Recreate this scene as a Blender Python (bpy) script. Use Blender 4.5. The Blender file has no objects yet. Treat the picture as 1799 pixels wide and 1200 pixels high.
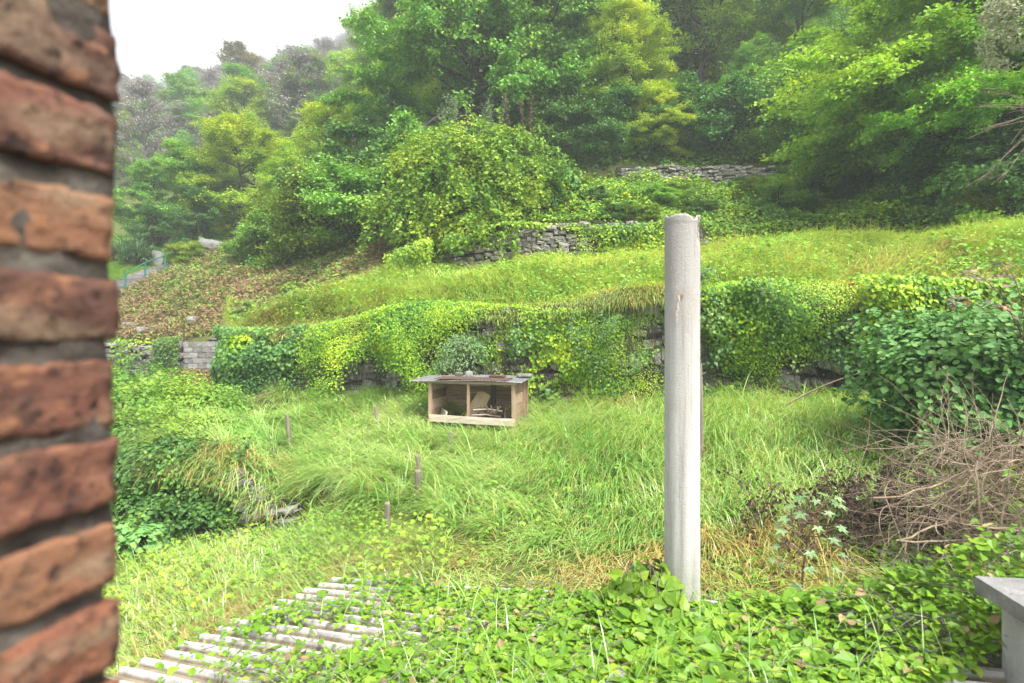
import bpy, math, random
import numpy as np
from mathutils import Vector, Matrix

SC = bpy.context.scene
COL = SC.collection
R = math.radians
SUN_EL, SUN_AZ = R(58), R(140)      # azimuth clockwise from +Y (view direction)

# ------------------------------------------------------------------ camera
cam_d = bpy.data.cameras.new("camera")
cam = bpy.data.objects.new("camera", cam_d); COL.objects.link(cam)
cam.location = (0, 0, 0); cam.rotation_euler = (R(90), 0, 0)
cam_d.sensor_width = 36; cam_d.lens = 36 * 1000 / 1799
cam_d.shift_y = -20 / 1799
cam_d.clip_start = 0.05; cam_d.clip_end = 1500
cam_d.dof.use_dof = True; cam_d.dof.focus_distance = 10.0; cam_d.dof.aperture_fstop = 3.0
SC.camera = cam

# ------------------------------------------------------------------ world, sun, exposure
w = bpy.data.worlds.new("World"); SC.world = w; w.use_nodes = True
wn = w.node_tree; wn.nodes.clear()
sky = wn.nodes.new("ShaderNodeTexSky"); sky.sky_type = 'NISHITA'; sky.sun_disc = False
sky.sun_elevation = SUN_EL; sky.sun_rotation = SUN_AZ
sky.air_density = 1.0; sky.dust_density = 4.0; sky.ozone_density = 1.0
hs = wn.nodes.new("ShaderNodeHueSaturation"); hs.inputs['Saturation'].default_value = 0.22
bg = wn.nodes.new("ShaderNodeBackground"); bg.inputs['Strength'].default_value = 0.105
wo = wn.nodes.new("ShaderNodeOutputWorld")
wn.links.new(sky.outputs[0], hs.inputs['Color']); wn.links.new(hs.outputs[0], bg.inputs['Color'])
wn.links.new(bg.outputs[0], wo.inputs['Surface'])

sd = bpy.data.lights.new("sun", 'SUN'); sd.energy = 1.5; sd.angle = R(16); sd.color = (1, .96, .9)
sun = bpy.data.objects.new("sun", sd); COL.objects.link(sun)
sdir = Vector((math.sin(SUN_AZ) * math.cos(SUN_EL), math.cos(SUN_AZ) * math.cos(SUN_EL), math.sin(SUN_EL)))
sun.rotation_euler = sdir.to_track_quat('Z', 'Y').to_euler(); sun.location = (0, -5, 30)

SC.view_settings.view_transform = 'Standard'; SC.view_settings.look = 'None'
SC.view_settings.exposure = 2.13; SC.view_settings.gamma = 1
SC.render.engine = 'CYCLES'
SC.cycles.use_denoising = True
SC.cycles.max_bounces = 6; SC.cycles.diffuse_bounces = 3; SC.cycles.glossy_bounces = 2
SC.cycles.transmission_bounces = 4; SC.cycles.volume_bounces = 1

# ------------------------------------------------------------------ helpers: noise, mesh builder
def fnoise(P, freq, seed, k=8):
    rs = np.random.RandomState(seed)
    d = rs.normal(size=(k, 3)); d /= np.linalg.norm(d, axis=1)[:, None]
    d *= (freq * rs.uniform(.5, 1.7, k))[:, None]
    ph = rs.uniform(0, 6.28, k)
    return np.sin(P @ d.T + ph).sum(1) * math.sqrt(2.0 / k) * .7
def nrm(a): return a / np.maximum(np.linalg.norm(a, axis=-1, keepdims=True), 1e-9)
def P3(x, y, z): return np.stack(np.broadcast_arrays(np.asarray(x, float), y, z), -1)

class MB:
    def __init__(s): s.V = []; s.F = []; s.A = []; s.n = 0
    def add(s, V, faces, rnd=None, mi=0):
        V = np.asarray(V, float).reshape(-1, 3)
        for f in (faces if isinstance(faces, list) else [faces]):
            f = np.asarray(f, np.int64)
            if len(f): s.F.append((f + s.n, mi))
        s.V.append(V); s.A.append(np.full(len(V), .5) if rnd is None else np.broadcast_to(np.asarray(rnd, float), (len(V),)))
        s.n += len(V)
    def build(s, name, mats, parent=None, smooth=False, loc=None, rot=None):
        if not isinstance(mats, (list, tuple)): mats = [mats]
        me = bpy.data.meshes.new(name)
        V = np.concatenate(s.V) if s.V else np.zeros((0, 3)); A = np.concatenate(s.A) if s.A else np.zeros(0)
        me.vertices.add(len(V)); me.vertices.foreach_set("co", V.astype(np.float32).ravel())
        li = np.concatenate([f.ravel() for f, _ in s.F]); lt = np.concatenate([np.full(len(f), f.shape[1]) for f, _ in s.F])
        mi = np.concatenate([np.full(len(f), m) for f, m in s.F])
        me.loops.add(len(li)); me.loops.foreach_set("vertex_index", li.astype(np.int32))
        me.polygons.add(len(lt)); me.polygons.foreach_set("loop_start", np.concatenate([[0], np.cumsum(lt)[:-1]]).astype(np.int32))
        me.polygons.foreach_set("material_index", mi.astype(np.int32))
        me.polygons.foreach_set("use_smooth", np.full(len(lt), bool(smooth)))
        at = me.attributes.new("rnd", 'FLOAT', 'POINT'); at.data.foreach_set("value", A.astype(np.float32))
        for m in mats: me.materials.append(m)
        me.update(calc_edges=True)
        o = bpy.data.objects.new(name, me); COL.objects.link(o)
        if parent: o.parent = parent
        if loc is not None: o.location = loc
        if rot is not None: o.rotation_euler = rot
        return o

CUBE_V = np.array([[x, y, z] for x in (-.5, .5) for y in (-.5, .5) for z in (-.5, .5)])
CUBE_F = np.array([[0, 1, 3, 2], [4, 6, 7, 5], [0, 4, 5, 1], [2, 3, 7, 6], [0, 2, 6, 4], [1, 5, 7, 3]])
def rotm(e): return np.array(Matrix.Rotation(e[2], 3, 'Z') @ Matrix.Rotation(e[1], 3, 'Y') @ Matrix.Rotation(e[0], 3, 'X'))
def lattice(nx, ny, nz):
    """surface grid of a unit cube"""
    V = []; F = []; idx = {}
    def vid(i, j, k):
        if (i, j, k) not in idx: idx[(i, j, k)] = len(V); V.append((i / nx - .5, j / ny - .5, k / nz - .5))
        return idx[(i, j, k)]
    for i in range(nx):
        for j in range(ny):
            F.append([vid(i, j, 0), vid(i, j + 1, 0), vid(i + 1, j + 1, 0), vid(i + 1, j, 0)])
            F.append([vid(i, j, nz), vid(i + 1, j, nz), vid(i + 1, j + 1, nz), vid(i, j + 1, nz)])
    for i in range(nx):
        for k in range(nz):
            F.append([vid(i, 0, k), vid(i + 1, 0, k), vid(i + 1, 0, k + 1), vid(i, 0, k + 1)])
            F.append([vid(i, ny, k), vid(i, ny, k + 1), vid(i + 1, ny, k + 1), vid(i + 1, ny, k)])
    for j in range(ny):
        for k in range(nz):
            F.append([vid(0, j, k), vid(0, j, k + 1), vid(0, j + 1, k + 1), vid(0, j + 1, k)])
            F.append([vid(nx, j, k), vid(nx, j + 1, k), vid(nx, j + 1, k + 1), vid(nx, j, k + 1)])
    return np.array(V), np.array(F)
LAT3 = lattice(3, 3, 3)
def block(mb, c, size, rot=(0, 0, 0), jit=0, rng=None, rnd=.5, mi=0, rounding=0, lat=None, seed=0, disp=0, nf=8):
    """box; with lat a subdivided one, rounded and roughened by noise"""
    size = np.asarray(size, float); c = np.asarray(c, float)
    if lat is None: V = CUBE_V * size; F = CUBE_F
    else:
        V0, F = lat; L = V0 * 2
        if rounding:
            r = np.linalg.norm(L, axis=1)[:, None]
            q = L / np.maximum(r, 1e-6) * np.max(np.abs(L), axis=1)[:, None] ** .5
            L = L * (1 - rounding) + q * rounding
        V = L / 2 * size
    if jit: V = V + rng.normal(0, jit, V.shape)
    if disp:
        n = nrm(V / size)
        V = V + n * (fnoise(V + c, nf, seed) * disp + fnoise(V + c, nf * 3, seed + 1) * disp * .4)[:, None]
    mb.add(V @ rotm(rot).T + c, F, rnd, mi)
def segs(mb, P0, P1, R0, R1, sides=4, rnd=.5, mi=0):
    P0 = np.asarray(P0, float).reshape(-1, 3); P1 = np.asarray(P1, float).reshape(-1, 3); n = len(P0)
    R0 = np.broadcast_to(R0, n); R1 = np.broadcast_to(R1, n)
    d = nrm(P1 - P0); ref = np.where(np.abs(d[:, 2:3]) > .9, np.array([[1., 0, 0]]), np.array([[0, 0, 1.]]))
    a = nrm(np.cross(d, ref)); b = np.cross(d, a)
    th = np.arange(sides) * 2 * math.pi / sides
    ring = a[:, None] * np.cos(th)[None, :, None] + b[:, None] * np.sin(th)[None, :, None]
    V = np.concatenate([P0[:, None] + ring * R0[:, None, None], P1[:, None] + ring * R1[:, None, None]], 1)
    q = np.array([[i, (i + 1) % sides, sides + (i + 1) % sides, sides + i] for i in range(sides)])
    F = (np.arange(n)[:, None, None] * 2 * sides + q[None]).reshape(-1, 4)
    mb.add(V.reshape(-1, 3), F, np.repeat(np.broadcast_to(rnd, n), 2 * sides), mi)
def tube(mb, pts, rad, sides=8, rnd=.5, mi=0, caps=True):
    pts = np.asarray(pts, float); n = len(pts); rad = np.broadcast_to(rad, n)
    t = np.gradient(pts, axis=0); t = nrm(t)
    a = np.cross(t[0], [0, 0, 1.] if abs(t[0][2]) < .9 else [1., 0, 0]); a /= np.linalg.norm(a)
    V = []
    th = np.arange(sides) * 2 * math.pi / sides
    for i in range(n):
        a = a - t[i] * np.dot(a, t[i]); a /= np.linalg.norm(a); b = np.cross(t[i], a)
        V.append(pts[i] + rad[i] * (np.cos(th)[:, None] * a + np.sin(th)[:, None] * b))
    F = [[i * sides + j, i * sides + (j + 1) % sides, (i + 1) * sides + (j + 1) % sides, (i + 1) * sides + j] for i in range(n - 1) for j in range(sides)]
    fl = [np.array(F)]
    if caps: fl += [np.array([list(range(sides))[::-1]]), np.array([[(n - 1) * sides + j for j in range(sides)]])]
    mb.add(np.concatenate(V), fl, rnd, mi)

# leaf outlines (x across, y along, z lift), unit length
T_DIAMOND = (np.array([[0, 0, 0], [-.5, .42, .1], [0, 1, -.06], [.5, .42, .1]]), np.array([[0, 2, 1], [0, 3, 2]]))
T_HEART = (np.array([[0, 0, 0], [0, .5, -.05], [0, 1, -.14], [-.36, -.03, .05], [-.5, .32, .07], [-.27, .72, .0], [.36, -.03, .05], [.5, .32, .07], [.27, .72, .0]]),
           np.array([[0, 1, 4, 3], [1, 2, 5, 4], [0, 6, 7, 1], [1, 7, 8, 2]]))
T_ROUND = (np.array([[0, 0, 0], [0, .5, -.06], [0, 1, -.1], [-.42, .08, .06], [-.56, .5, .08], [-.3, .88, .0], [.42, .08, .06], [.56, .5, .08], [.3, .88, .0]]),
           np.array([[0, 1, 4, 3], [1, 2, 5, 4], [0, 6, 7, 1], [1, 7, 8, 2]]))
def _palm():
    V = [(0, .25, 0)]; 
    for k, (a, r) in enumerate([(-150, .3), (-115, .55), (-92, .28), (-60, .8), (-32, .38), (0, .85), (32, .38), (60, .8), (92, .28), (115, .55), (150, .3)]):
        V.append((math.sin(R(a)) * r, .25 + math.cos(R(a)) * r, -.06 if k % 2 else .03))
    return np.array(V), np.array([[0, i + 1, i] for i in range(1, 11)])
T_PALM = _palm()
def leaves(mb, P, N, size, aspect, tmpl, rng, down=0.0, rnd=None, mi=0, T=None):
    n = len(P)
    if n == 0: return
    N = nrm(N); t = rng.normal(size=(n, 3)) if T is None else np.array(T, float); t[:, 2] -= down
    t = nrm(t - N * (t * N).sum(1)[:, None]); b = np.cross(t, N)
    tv, tf = tmpl; k = len(tv)
    s = np.broadcast_to(size, n)[:, None, None]
    V = P[:, None] + s * (b[:, None] * (tv[None, :, 0:1] * aspect) + t[:, None] * tv[None, :, 1:2] + N[:, None] * tv[None, :, 2:3])
    F = (np.arange(n)[:, None, None] * k + tf[None]).reshape(-1, tf.shape[1])
    r = rng.random(n) if rnd is None else rnd
    mb.add(V.reshape(-1, 3), F, np.repeat(np.broadcast_to(r, n), k), mi)
def blades(mb, P, az, length, lean, bend, width, k=4, rnd=None, rng=None, mi=0):
    n = len(P)
    if n == 0: return
    d = np.stack([np.cos(az), np.sin(az), np.zeros(n)], 1); wd = np.stack([-np.sin(az), np.cos(az), np.zeros(n)], 1)
    pts = [P]; cur = P
    for i in range(k):
        th = lean + bend * (i + .5) / k
        cur = cur + (d * np.sin(th)[:, None] + np.array([[0, 0, 1.]]) * np.cos(th)[:, None]) * (length / k)[:, None]
        pts.append(cur)
    ws = np.array([.75, 1, .85, .6, .08]) if k == 4 else np.linspace(1, .08, k + 1)
    V = np.stack([np.stack([p - wd * (width * f / 2)[:, None], p + wd * (width * f / 2)[:, None]], 1) for p, f in zip(pts, ws)], 1)
    q = np.array([[2 * i, 2 * i + 1, 2 * i + 3, 2 * i + 2] for i in range(k)])
    F = (np.arange(n)[:, None, None] * 2 * (k + 1) + q[None]).reshape(-1, 4)
    r = rng.random(n) if rnd is None else rnd
    mb.add(V.reshape(-1, 3), F, np.repeat(r, 2 * (k + 1)), mi)

# ------------------------------------------------------------------ helpers: objects
def tag(o, label=None, cat=None, group=None, kind=None):
    for k, v in (('label', label), ('category', cat), ('group', group), ('kind', kind)):
        if v: o[k] = v
    return o
def thing(name, label, cat, loc=(0, 0, 0), rz=0, group=None):
    o = bpy.data.objects.new(name, None); COL.objects.link(o); o.empty_display_size = .2
    o.location = loc; o.rotation_euler = (0, 0, rz)
    return tag(o, label, cat, group)
def dup(root, loc, rz=0, sc=1.0, label=None, group=None, mats=None):
    r = root.copy(); COL.objects.link(r); r.location = loc; r.rotation_euler = (0, 0, rz)
    r.scale = (sc, sc, sc) if np.isscalar(sc) else sc
    if label: r['label'] = label
    if group: r['group'] = group
    for ch in list(root.children):
        c = ch.copy(); COL.objects.link(c); c.parent = r
        for g in ch.children:
            d = g.copy(); COL.objects.link(d); d.parent = c
    return r

# ------------------------------------------------------------------ materials
class NT:
    def __init__(s, name):
        s.m = bpy.data.materials.new(name); s.m.use_nodes = True; s.t = s.m.node_tree; s.t.nodes.clear()
        s.out = s.n("ShaderNodeOutputMaterial")
    def n(s, typ, **kw):
        x = s.t.nodes.new(typ)
        for k, v in kw.items():
            if k.startswith('i_'): x.inputs[k[2:].replace('_', ' ')].default_value = v
            else: setattr(x, k, v)
        return x
    def l(s, a, b): s.t.links.new(a, b)
    def math(s, op, a, b=0.0, clamp=False):
        x = s.n("ShaderNodeMath", operation=op, use_clamp=clamp)
        for i, v in enumerate((a, b)):
            if hasattr(v, 'links'): s.l(v, x.inputs[i])
            else: x.inputs[i].default_value = v
        return x.outputs[0]
    def noise(s, vec, scale, detail=4, rough=.55, stretch=None):
        if stretch:
            mp = s.n("ShaderNodeMapping"); mp.inputs['Scale'].default_value = stretch; s.l(vec, mp.inputs['Vector']); vec = mp.outputs[0]
        x = s.n("ShaderNodeTexNoise"); x.inputs['Scale'].default_value = scale; x.inputs['Detail'].default_value = detail
        x.inputs['Roughness'].default_value = rough; s.l(vec, x.inputs['Vector']); return x.outputs['Fac']
    def ramp(s, fac, stops):
        x = s.n("ShaderNodeValToRGB"); e = x.color_ramp.elements
        while len(e) > 1: e.remove(e[-1])
        for i, (p, c) in enumerate(stops):
            c = c if not np.isscalar(c) else (c, c, c)
            if i == 0: e[0].position = p; e[0].color = (*c, 1)
            else: k = e.new(p); k.color = (*c, 1)
        s.l(fac, x.inputs['Fac']); return x.outputs['Color']
    def mix(s, fac, a, b, mode='MIX'):
        x = s.n("ShaderNodeMix", data_type='RGBA', blend_type=mode)
        for sock, v in ((x.inputs['Factor'], fac), (x.inputs['A'], a), (x.inputs['B'], b)):
            if hasattr(v, 'links'): s.l(v, sock)
            elif np.isscalar(v): sock.default_value = v
            else: sock.default_value = (*v, 1)
        return x.outputs['Result']
    def pos(s): return s.n("ShaderNodeNewGeometry").outputs['Position']
    def obj(s): return s.n("ShaderNodeTexCoord").outputs['Object']
    def rnd(s): return s.n("ShaderNodeAttribute", attribute_name="rnd").outputs['Fac']
    def bump(s, h, strength=.5, dist=.01):
        x = s.n("ShaderNodeBump"); x.inputs['Strength'].default_value = strength; x.inputs['Distance'].default_value = dist
        s.l(h, x.inputs['Height']); return x.outputs[0]
    def bsdf(s, color, rough=.8, normal=None, spec=.3, metal=0):
        x = s.n("ShaderNodeBsdfPrincipled")
        for k, v in (('Base Color', color), ('Roughness', rough), ('Specular IOR Level', spec), ('Metallic', metal)):
            if hasattr(v, 'links'): s.l(v, x.inputs[k])
            elif k == 'Base Color': x.inputs[k].default_value = (*v, 1)
            else: x.inputs[k].default_value = v
        if normal: s.l(normal, x.inputs['Normal'])
        return x.outputs[0]
    def done(s, sh): s.l(sh, s.out.inputs['Surface']); return s.m

def leaf_mat(name, stops, patch=.5, pscale=.6, rough=.45, spec=.35, transl=.35, tint=(1.2, 1.15, .5), gain=1.0, hue=.462):
    """stops: colour ramp driven by the leaf's own random value and by a patch noise in the place"""
    t = NT(name); stops = [(p, tuple(v * gain for v in c)) for p, c in stops]
    pn = t.noise(t.pos(), pscale, 3, .6)
    pn = t.math('MULTIPLY', t.math('SUBTRACT', pn, .28), 2.2, True)
    f = t.math('ADD', t.math('MULTIPLY', t.rnd(), 1 - patch), t.math('MULTIPLY', pn, patch))
    c = t.ramp(f, stops)
    oi = t.n("ShaderNodeObjectInfo")
    hv = t.n("ShaderNodeHueSaturation"); t.l(c, hv.inputs['Color'])
    t.l(t.math('ADD', t.math('MULTIPLY', oi.outputs['Random'], .025), hue), hv.inputs['Hue'])
    t.l(t.math('ADD', t.math('MULTIPLY', oi.outputs['Random'], .25), .9), hv.inputs['Value'])
    c = hv.outputs[0]
    b = t.bsdf(c, rough, None, spec * .6)
    tr = t.n("ShaderNodeBsdfTranslucent"); t.l(t.mix(1.0, c, tint, 'MULTIPLY'), tr.inputs['Color'])
    mx = t.n("ShaderNodeMixShader"); mx.inputs[0].default_value = transl * .9; t.l(b, mx.inputs[1]); t.l(tr.outputs[0], mx.inputs[2])
    return t.done(mx.outputs[0])

M = {}
M['grass'] = leaf_mat('long_grass', [(0, (.07, .18, .03)), (.3, (.17, .34, .06)), (.55, (.28, .45, .10)), (.8, (.41, .54, .20)), (1, (.54, .57, .20))],   .5, .55, .27, 1.5, .3, hue=0.484)
M['straw'] = leaf_mat('dry_grass', [(0, (.22, .23, .06)), (.4, (.38, .32, .10)), (.75, (.48, .33, .13)), (1, (.56, .43, .22))], .4, .8, .55, .3, .3, (1.1, 1, .7), hue=.49)
M['bank'] = leaf_mat('bank_grass', [(0, (.11, .20, .04)), (.35, (.24, .34, .07)), (.7, (.39, .45, .14)), (1, (.54, .51, .24))], .5, .6, .5, .35, .3, hue=0.482, gain=1.3)
M['hazygreyleaf'] = leaf_mat('hazy_grey_twig_leaf', [(0, (.16, .145, .14)), (.5, (.28, .25, .24)), (1, (.36, .33, .27))], .4, .1, .7, .2, .2, (1, 1, 1), hue=.49, gain=1.3)  # twigs' own grey, lightened further so some haze is put into the colour
M['ivy'] = leaf_mat('creeper_leaf', [(0, (.02, .07, .015)), (.3, (.05, .14, .015)), (.5, (.12, .24, .015)), (.72, (.26, .37, .02)), (1, (.42, .46, .03))], .55, .75, .42, .4, .3, gain=1.35, hue=0.477)
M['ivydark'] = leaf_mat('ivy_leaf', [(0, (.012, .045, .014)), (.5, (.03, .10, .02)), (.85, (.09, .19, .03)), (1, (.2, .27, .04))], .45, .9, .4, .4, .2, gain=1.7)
M['ivymix'] = leaf_mat('ivy_mixed_leaf', [(0, (.02, .07, .02)), (.45, (.05, .14, .03)), (.75, (.12, .23, .03)), (1, (.3, .36, .04))], .5, 1.1, .42, .4, .22, hue=.485, gain=1.35)
M['cover'] = leaf_mat('ground_cover_leaf', [(0, (.07, .20, .02)), (.4, (.13, .31, .025)), (.75, (.22, .42, .035)), (1, (.36, .48, .05))], .3, .9, .4, .4, .35, gain=0.82, hue=0.478)
M['weed'] = leaf_mat('weed_leaf', [(0, (.03, .12, .025)), (.4, (.07, .20, .03)), (.75, (.14, .29, .03)), (1, (.27, .36, .04))], .55, .5, .5, .3, .3, gain=1.3)
M['sycamore'] = leaf_mat('sycamore_leaf', [(0, (.02, .075, .018)), (.45, (.04, .12, .02)), (.8, (.085, .18, .02)), (.95, (.15, .22, .025)), (1, (.28, .25, .03))], .35, .3, .45, .35, .28, gain=2.7)
M['yellowtree'] = leaf_mat('yellowing_leaf', [(0, (.05, .13, .02)), (.4, (.11, .21, .02)), (.75, (.22, .29, .025)), (1, (.40, .36, .04))], .5, .35, .5, .3, .35, gain=2.2, hue=0.479)
M['greentree'] = leaf_mat('green_leaf', [(0, (.02, .09, .02)), (.45, (.05, .15, .025)), (.8, (.10, .21, .03)), (1, (.22, .27, .04))], .5, .35, .5, .3, .3, gain=2.6)
M['maple'] = leaf_mat('maple_leaf', [(0, (.035, .12, .015)), (.4, (.07, .2, .018)), (.75, (.14, .28, .018)), (.95, (.27, .32, .025)), (1, (.38, .28, .04))], .5, .3, .45, .35, .35, gain=2.3)
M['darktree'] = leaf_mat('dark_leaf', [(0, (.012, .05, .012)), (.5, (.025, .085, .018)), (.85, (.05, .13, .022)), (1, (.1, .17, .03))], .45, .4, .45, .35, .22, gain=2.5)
M['brownleaf'] = leaf_mat('browning_leaf', [(0, (.05, .06, .025)), (.4, (.10, .09, .035)), (.75, (.16, .12, .04)), (1, (.2, .17, .05))], .4, .3, .6, .2, .3, gain=1.5, hue=.49)
M['hazel'] = leaf_mat('hazel_leaf', [(0, (.025, .10, .028)), (.45, (.05, .16, .04)), (.8, (.10, .22, .06)), (1, (.22, .3, .06))], .3, .8, .5, .4, .25, gain=1.5, hue=0.466)
M['vine'] = leaf_mat('vine_leaf', [(0, (.035, .11, .018)), (.35, (.09, .19, .02)), (.65, (.19, .29, .025)), (.9, (.31, .37, .035)), (1, (.42, .4, .08))], .5, .45, .45, .35, .3, gain=1.25, hue=0.48)
M['yucca'] = leaf_mat('yucca_leaf', [(0, (.06, .15, .07)), (.6, (.12, .24, .10)), (1, (.25, .33, .16))], .2, 1, .4, .4, .15, hue=.49)
M['deadleaf'] = leaf_mat('withered_leaf', [(0, (.03, .02, .018)), (.5, (.07, .046, .04)), (.85, (.11, .075, .055)), (1, (.18, .12, .06))], .3, 1, .7, .2, .1, hue=.49)
M['dryplant'] = leaf_mat('dry_weed', [(0, (.08, .06, .03)), (.4, (.17, .12, .06)), (.75, (.26, .2, .1)), (1, (.16, .22, .05))], .5, .8, .7, .2, .2, (1, 1, .8), hue=.49, gain=1.35)
M['clematis'] = leaf_mat('seed_fluff', [(0, (.2, .22, .1)), (.5, (.36, .36, .22)), (1, (.5, .48, .38))], .3, 1, .8, .1, .3, (1, 1, 1), hue=.49)
M['palesapling'] = leaf_mat('pale_leaf', [(0, (.11, .19, .08)), (.5, (.17, .27, .12)), (1, (.24, .33, .14))], .2, 1, .35, .5, .3, hue=.49)
M['redleaf'] = leaf_mat('reddish_leaf', [(0, (.07, .05, .05)), (.5, (.14, .10, .10)), (.8, (.2, .09, .04)), (1, (.12, .2, .05))], .2, 2, .4, .4, .25, hue=.49)

def bark(name, a, b, sc=12):
    t = NT(name); n = t.noise(t.obj(), sc, 5, .6, (1, 1, .25)); c = t.ramp(n, [(.3, a), (.7, b)])
    return t.done(t.bsdf(c, .9, t.bump(n, .6, .02), .2))
M['bark'] = bark('bark', (.025, .02, .016), (.09, .075, .06))
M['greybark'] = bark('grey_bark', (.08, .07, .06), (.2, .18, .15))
M['drystem'] = bark('dry_stem', (.12, .085, .055), (.33, .26, .185), 6)
M['darkstem'] = bark('dark_stem', (.03, .018, .016), (.09, .06, .045), 6)
M['redstem'] = bark('red_stem', (.08, .05, .03), (.17, .10, .06), 6)
M['spike'] = bark('seed_spike', (.08, .05, .035), (.2, .13, .09), 20)

def ground_mat():
    t = NT('ground'); p = t.pos()
    a = t.noise(p, .5, 5, .6); b = t.noise(p, 4, 6, .7)
    c = t.ramp(t.math('ADD', t.math('MULTIPLY', a, .5), t.math('MULTIPLY', b, .5)), [(.35, (.035, .06, .014)), (.5, (.07, .10, .02)), (.6, (.10, .10, .03)), (.7, (.07, .05, .025))])
    return t.done(t.bsdf(c, .95, t.bump(b, .8, .05), .1))
M['ground'] = ground_mat()
def stone_mat(name, stops, moss=.35, sc=9):
    t = NT(name); p = t.pos(); n = t.noise(p, sc, 6, .65); n2 = t.noise(p, sc * 5, 4, .7); ms = t.noise(p, 1.7, 4, .6)
    c = t.ramp(t.math('ADD', t.math('MULTIPLY', t.rnd(), .55), t.math('MULTIPLY', n, .45)), stops)
    c = t.mix(t.math('MULTIPLY', n2, .3), c, (.12, .11, .10))
    mm = t.math('MULTIPLY', t.math('SUBTRACT', ms, 1 - moss - .12), 6, True)
    c = t.mix(mm, c, (.07, .085, .025))
    return t.done(t.bsdf(c, .9, t.bump(t.math('ADD', n, n2), .7, .02), .25))
M['stone'] = stone_mat('rubble_stone', [(.15, (.13, .125, .11)), (.45, (.25, .24, .215)), (.7, (.34, .325, .295)), (.9, (.39, .36, .31)), (1, (.36, .25, .13))])
M['darkstone'] = stone_mat('dark_rubble_stone', [(.15, (.08, .077, .074)), (.5, (.18, .173, .163)), (.8, (.27, .26, .24)), (1, (.28, .19, .11))], .4)
M['palestone'] = stone_mat('pale_stone', [(.15, (.15, .15, .145)), (.5, (.24, .24, .235)), (.85, (.33, .325, .31)), (1, (.3, .27, .22))], .3)
M['gap'] = NT('wall_core'); M['gap'] = M['gap'].done(M['gap'].bsdf((.035, .032, .028), .95))
def brick_mat():
    t = NT('weathered_brick'); p = t.obj()
    n1 = t.noise(p, 14, 6, .65); n2 = t.noise(p, 60, 6, .7); n3 = t.noise(p, 26, 4, .6, (1, 1, 1.8))
    n4 = t.noise(p, 9, 3, .5, (1, .6, 2.2))
    base = t.ramp(t.math('ADD', t.math('MULTIPLY', t.rnd(), .8), t.math('MULTIPLY', n1, .3)), [(.1, (.07, .04, .03)), (.28, (.105, .05, .036)), (.45, (.24, .095, .05)), (.6, (.15, .055, .032)), (.75, (.21, .115, .065)), (.9, (.14, .06, .04)), (1, (.08, .045, .034))])
    c = t.mix(t.math('MULTIPLY', t.math('SUBTRACT', n3, .50), 5, True), base, (.24, .115, .06))
    c = t.mix(t.math('MULTIPLY', t.math('SUBTRACT', n4, .51), 6, True), c, (.22, .155, .10))
    c = t.mix(t.math('MULTIPLY', t.math('SUBTRACT', n1, .51), 7, True), c, (.03, .02, .017))
    c = t.mix(t.math('MULTIPLY', t.math('SUBTRACT', n2, .53), 7, True), c, (.015, .011, .01))
    return t.done(t.bsdf(c, .9, t.bump(t.math('ADD', n2, n3), .9, .008), .2))
M['brick'] = brick_mat()
def mortar_mat():
    t = NT('mortar'); p = t.obj(); n = t.noise(p, 18, 5, .6, (1, 1, 2)); n2 = t.noise(p, 90, 4, .7)
    c = t.ramp(n, [(.32, (.02, .017, .015)), (.5, (.065, .055, .046)), (.7, (.13, .115, .095))])
    return t.done(t.bsdf(c, .95, t.bump(n2, .9, .006), .1))
M['mortar'] = mortar_mat()
def concrete_pole_mat():
    t = NT('fibre_cement_pipe'); p = t.obj()
    st = t.noise(p, 16, 5, .7, (1, 1, .035)); bl = t.noise(p, 3.2, 4, .6, (1, 1, .5)); fi = t.noise(p, 70, 4, .7)
    c = t.ramp(st, [(.3, (.28, .268, .245)), (.47, (.46, .45, .42)), (.66, (.57, .56, .53))])
    c = t.mix(t.math('MULTIPLY', t.math('SUBTRACT', bl, .5), 3, True), c, (.38, .335, .28))
    # algae and soot wash from the broken rim downwards
    sx = t.n("ShaderNodeSeparateXYZ"); t.l(p, sx.inputs[0])
    up = t.math('MULTIPLY', t.math('SUBTRACT', sx.outputs['Z'], 1.35), .75, True)
    c = t.mix(t.math('MULTIPLY', t.math('MULTIPLY', up, st), .9), c, (.2, .185, .165))
    c = t.mix(t.math('MULTIPLY', fi, .25), c, (.2, .19, .17))
    ms = t.math('MULTIPLY', t.math('MULTIPLY', t.math('SUBTRACT', .55, sx.outputs['Z'], True), t.noise(p, 11, 5, .7)), 1.6, True)
    c = t.mix(ms, c, (.12, .14, .06))
    pores = t.noise(p, 160, 3, .8); c = t.mix(t.math('MULTIPLY', t.math('SUBTRACT', pores, .6), 4, True), c, (.17, .16, .14))
    return t.done(t.bsdf(c, .95, t.bump(t.math('ADD', t.math('ADD', fi, st), pores), .8, .006), .1))
M['pipe'] = concrete_pole_mat()
def plain_noise(name, a, b, c3, sc=6, rough=.85, stretch=None, bumpd=.01, spec=.25, metal=0):
    t = NT(name); p = t.obj(); n = t.noise(p, sc, 6, .65, stretch); f = t.noise(p, sc * 7, 4, .7)
    c = t.ramp(t.math('ADD', t.math('MULTIPLY', n, .6), t.math('ADD', t.math('MULTIPLY', t.rnd(), .25), t.math('MULTIPLY', f, .15))), [(.3, a), (.5, b), (.7, c3)])
    return t.done(t.bsdf(c, rough, t.bump(t.math('ADD', n, f), .6, bumpd), spec, metal))
M['rough_break'] = plain_noise('broken_cement', (.12, .10, .08), (.3, .26, .2), (.45, .40, .33), 30, .95, None, .02)
M['chip'] = plain_noise('bare_chip', (.4, .36, .3), (.52, .48, .42), (.6, .57, .52), 40, .95)
M['rustchip'] = plain_noise('rust_chip', (.18, .08, .03), (.3, .17, .08), (.42, .3, .18), 40, .95)
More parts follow.
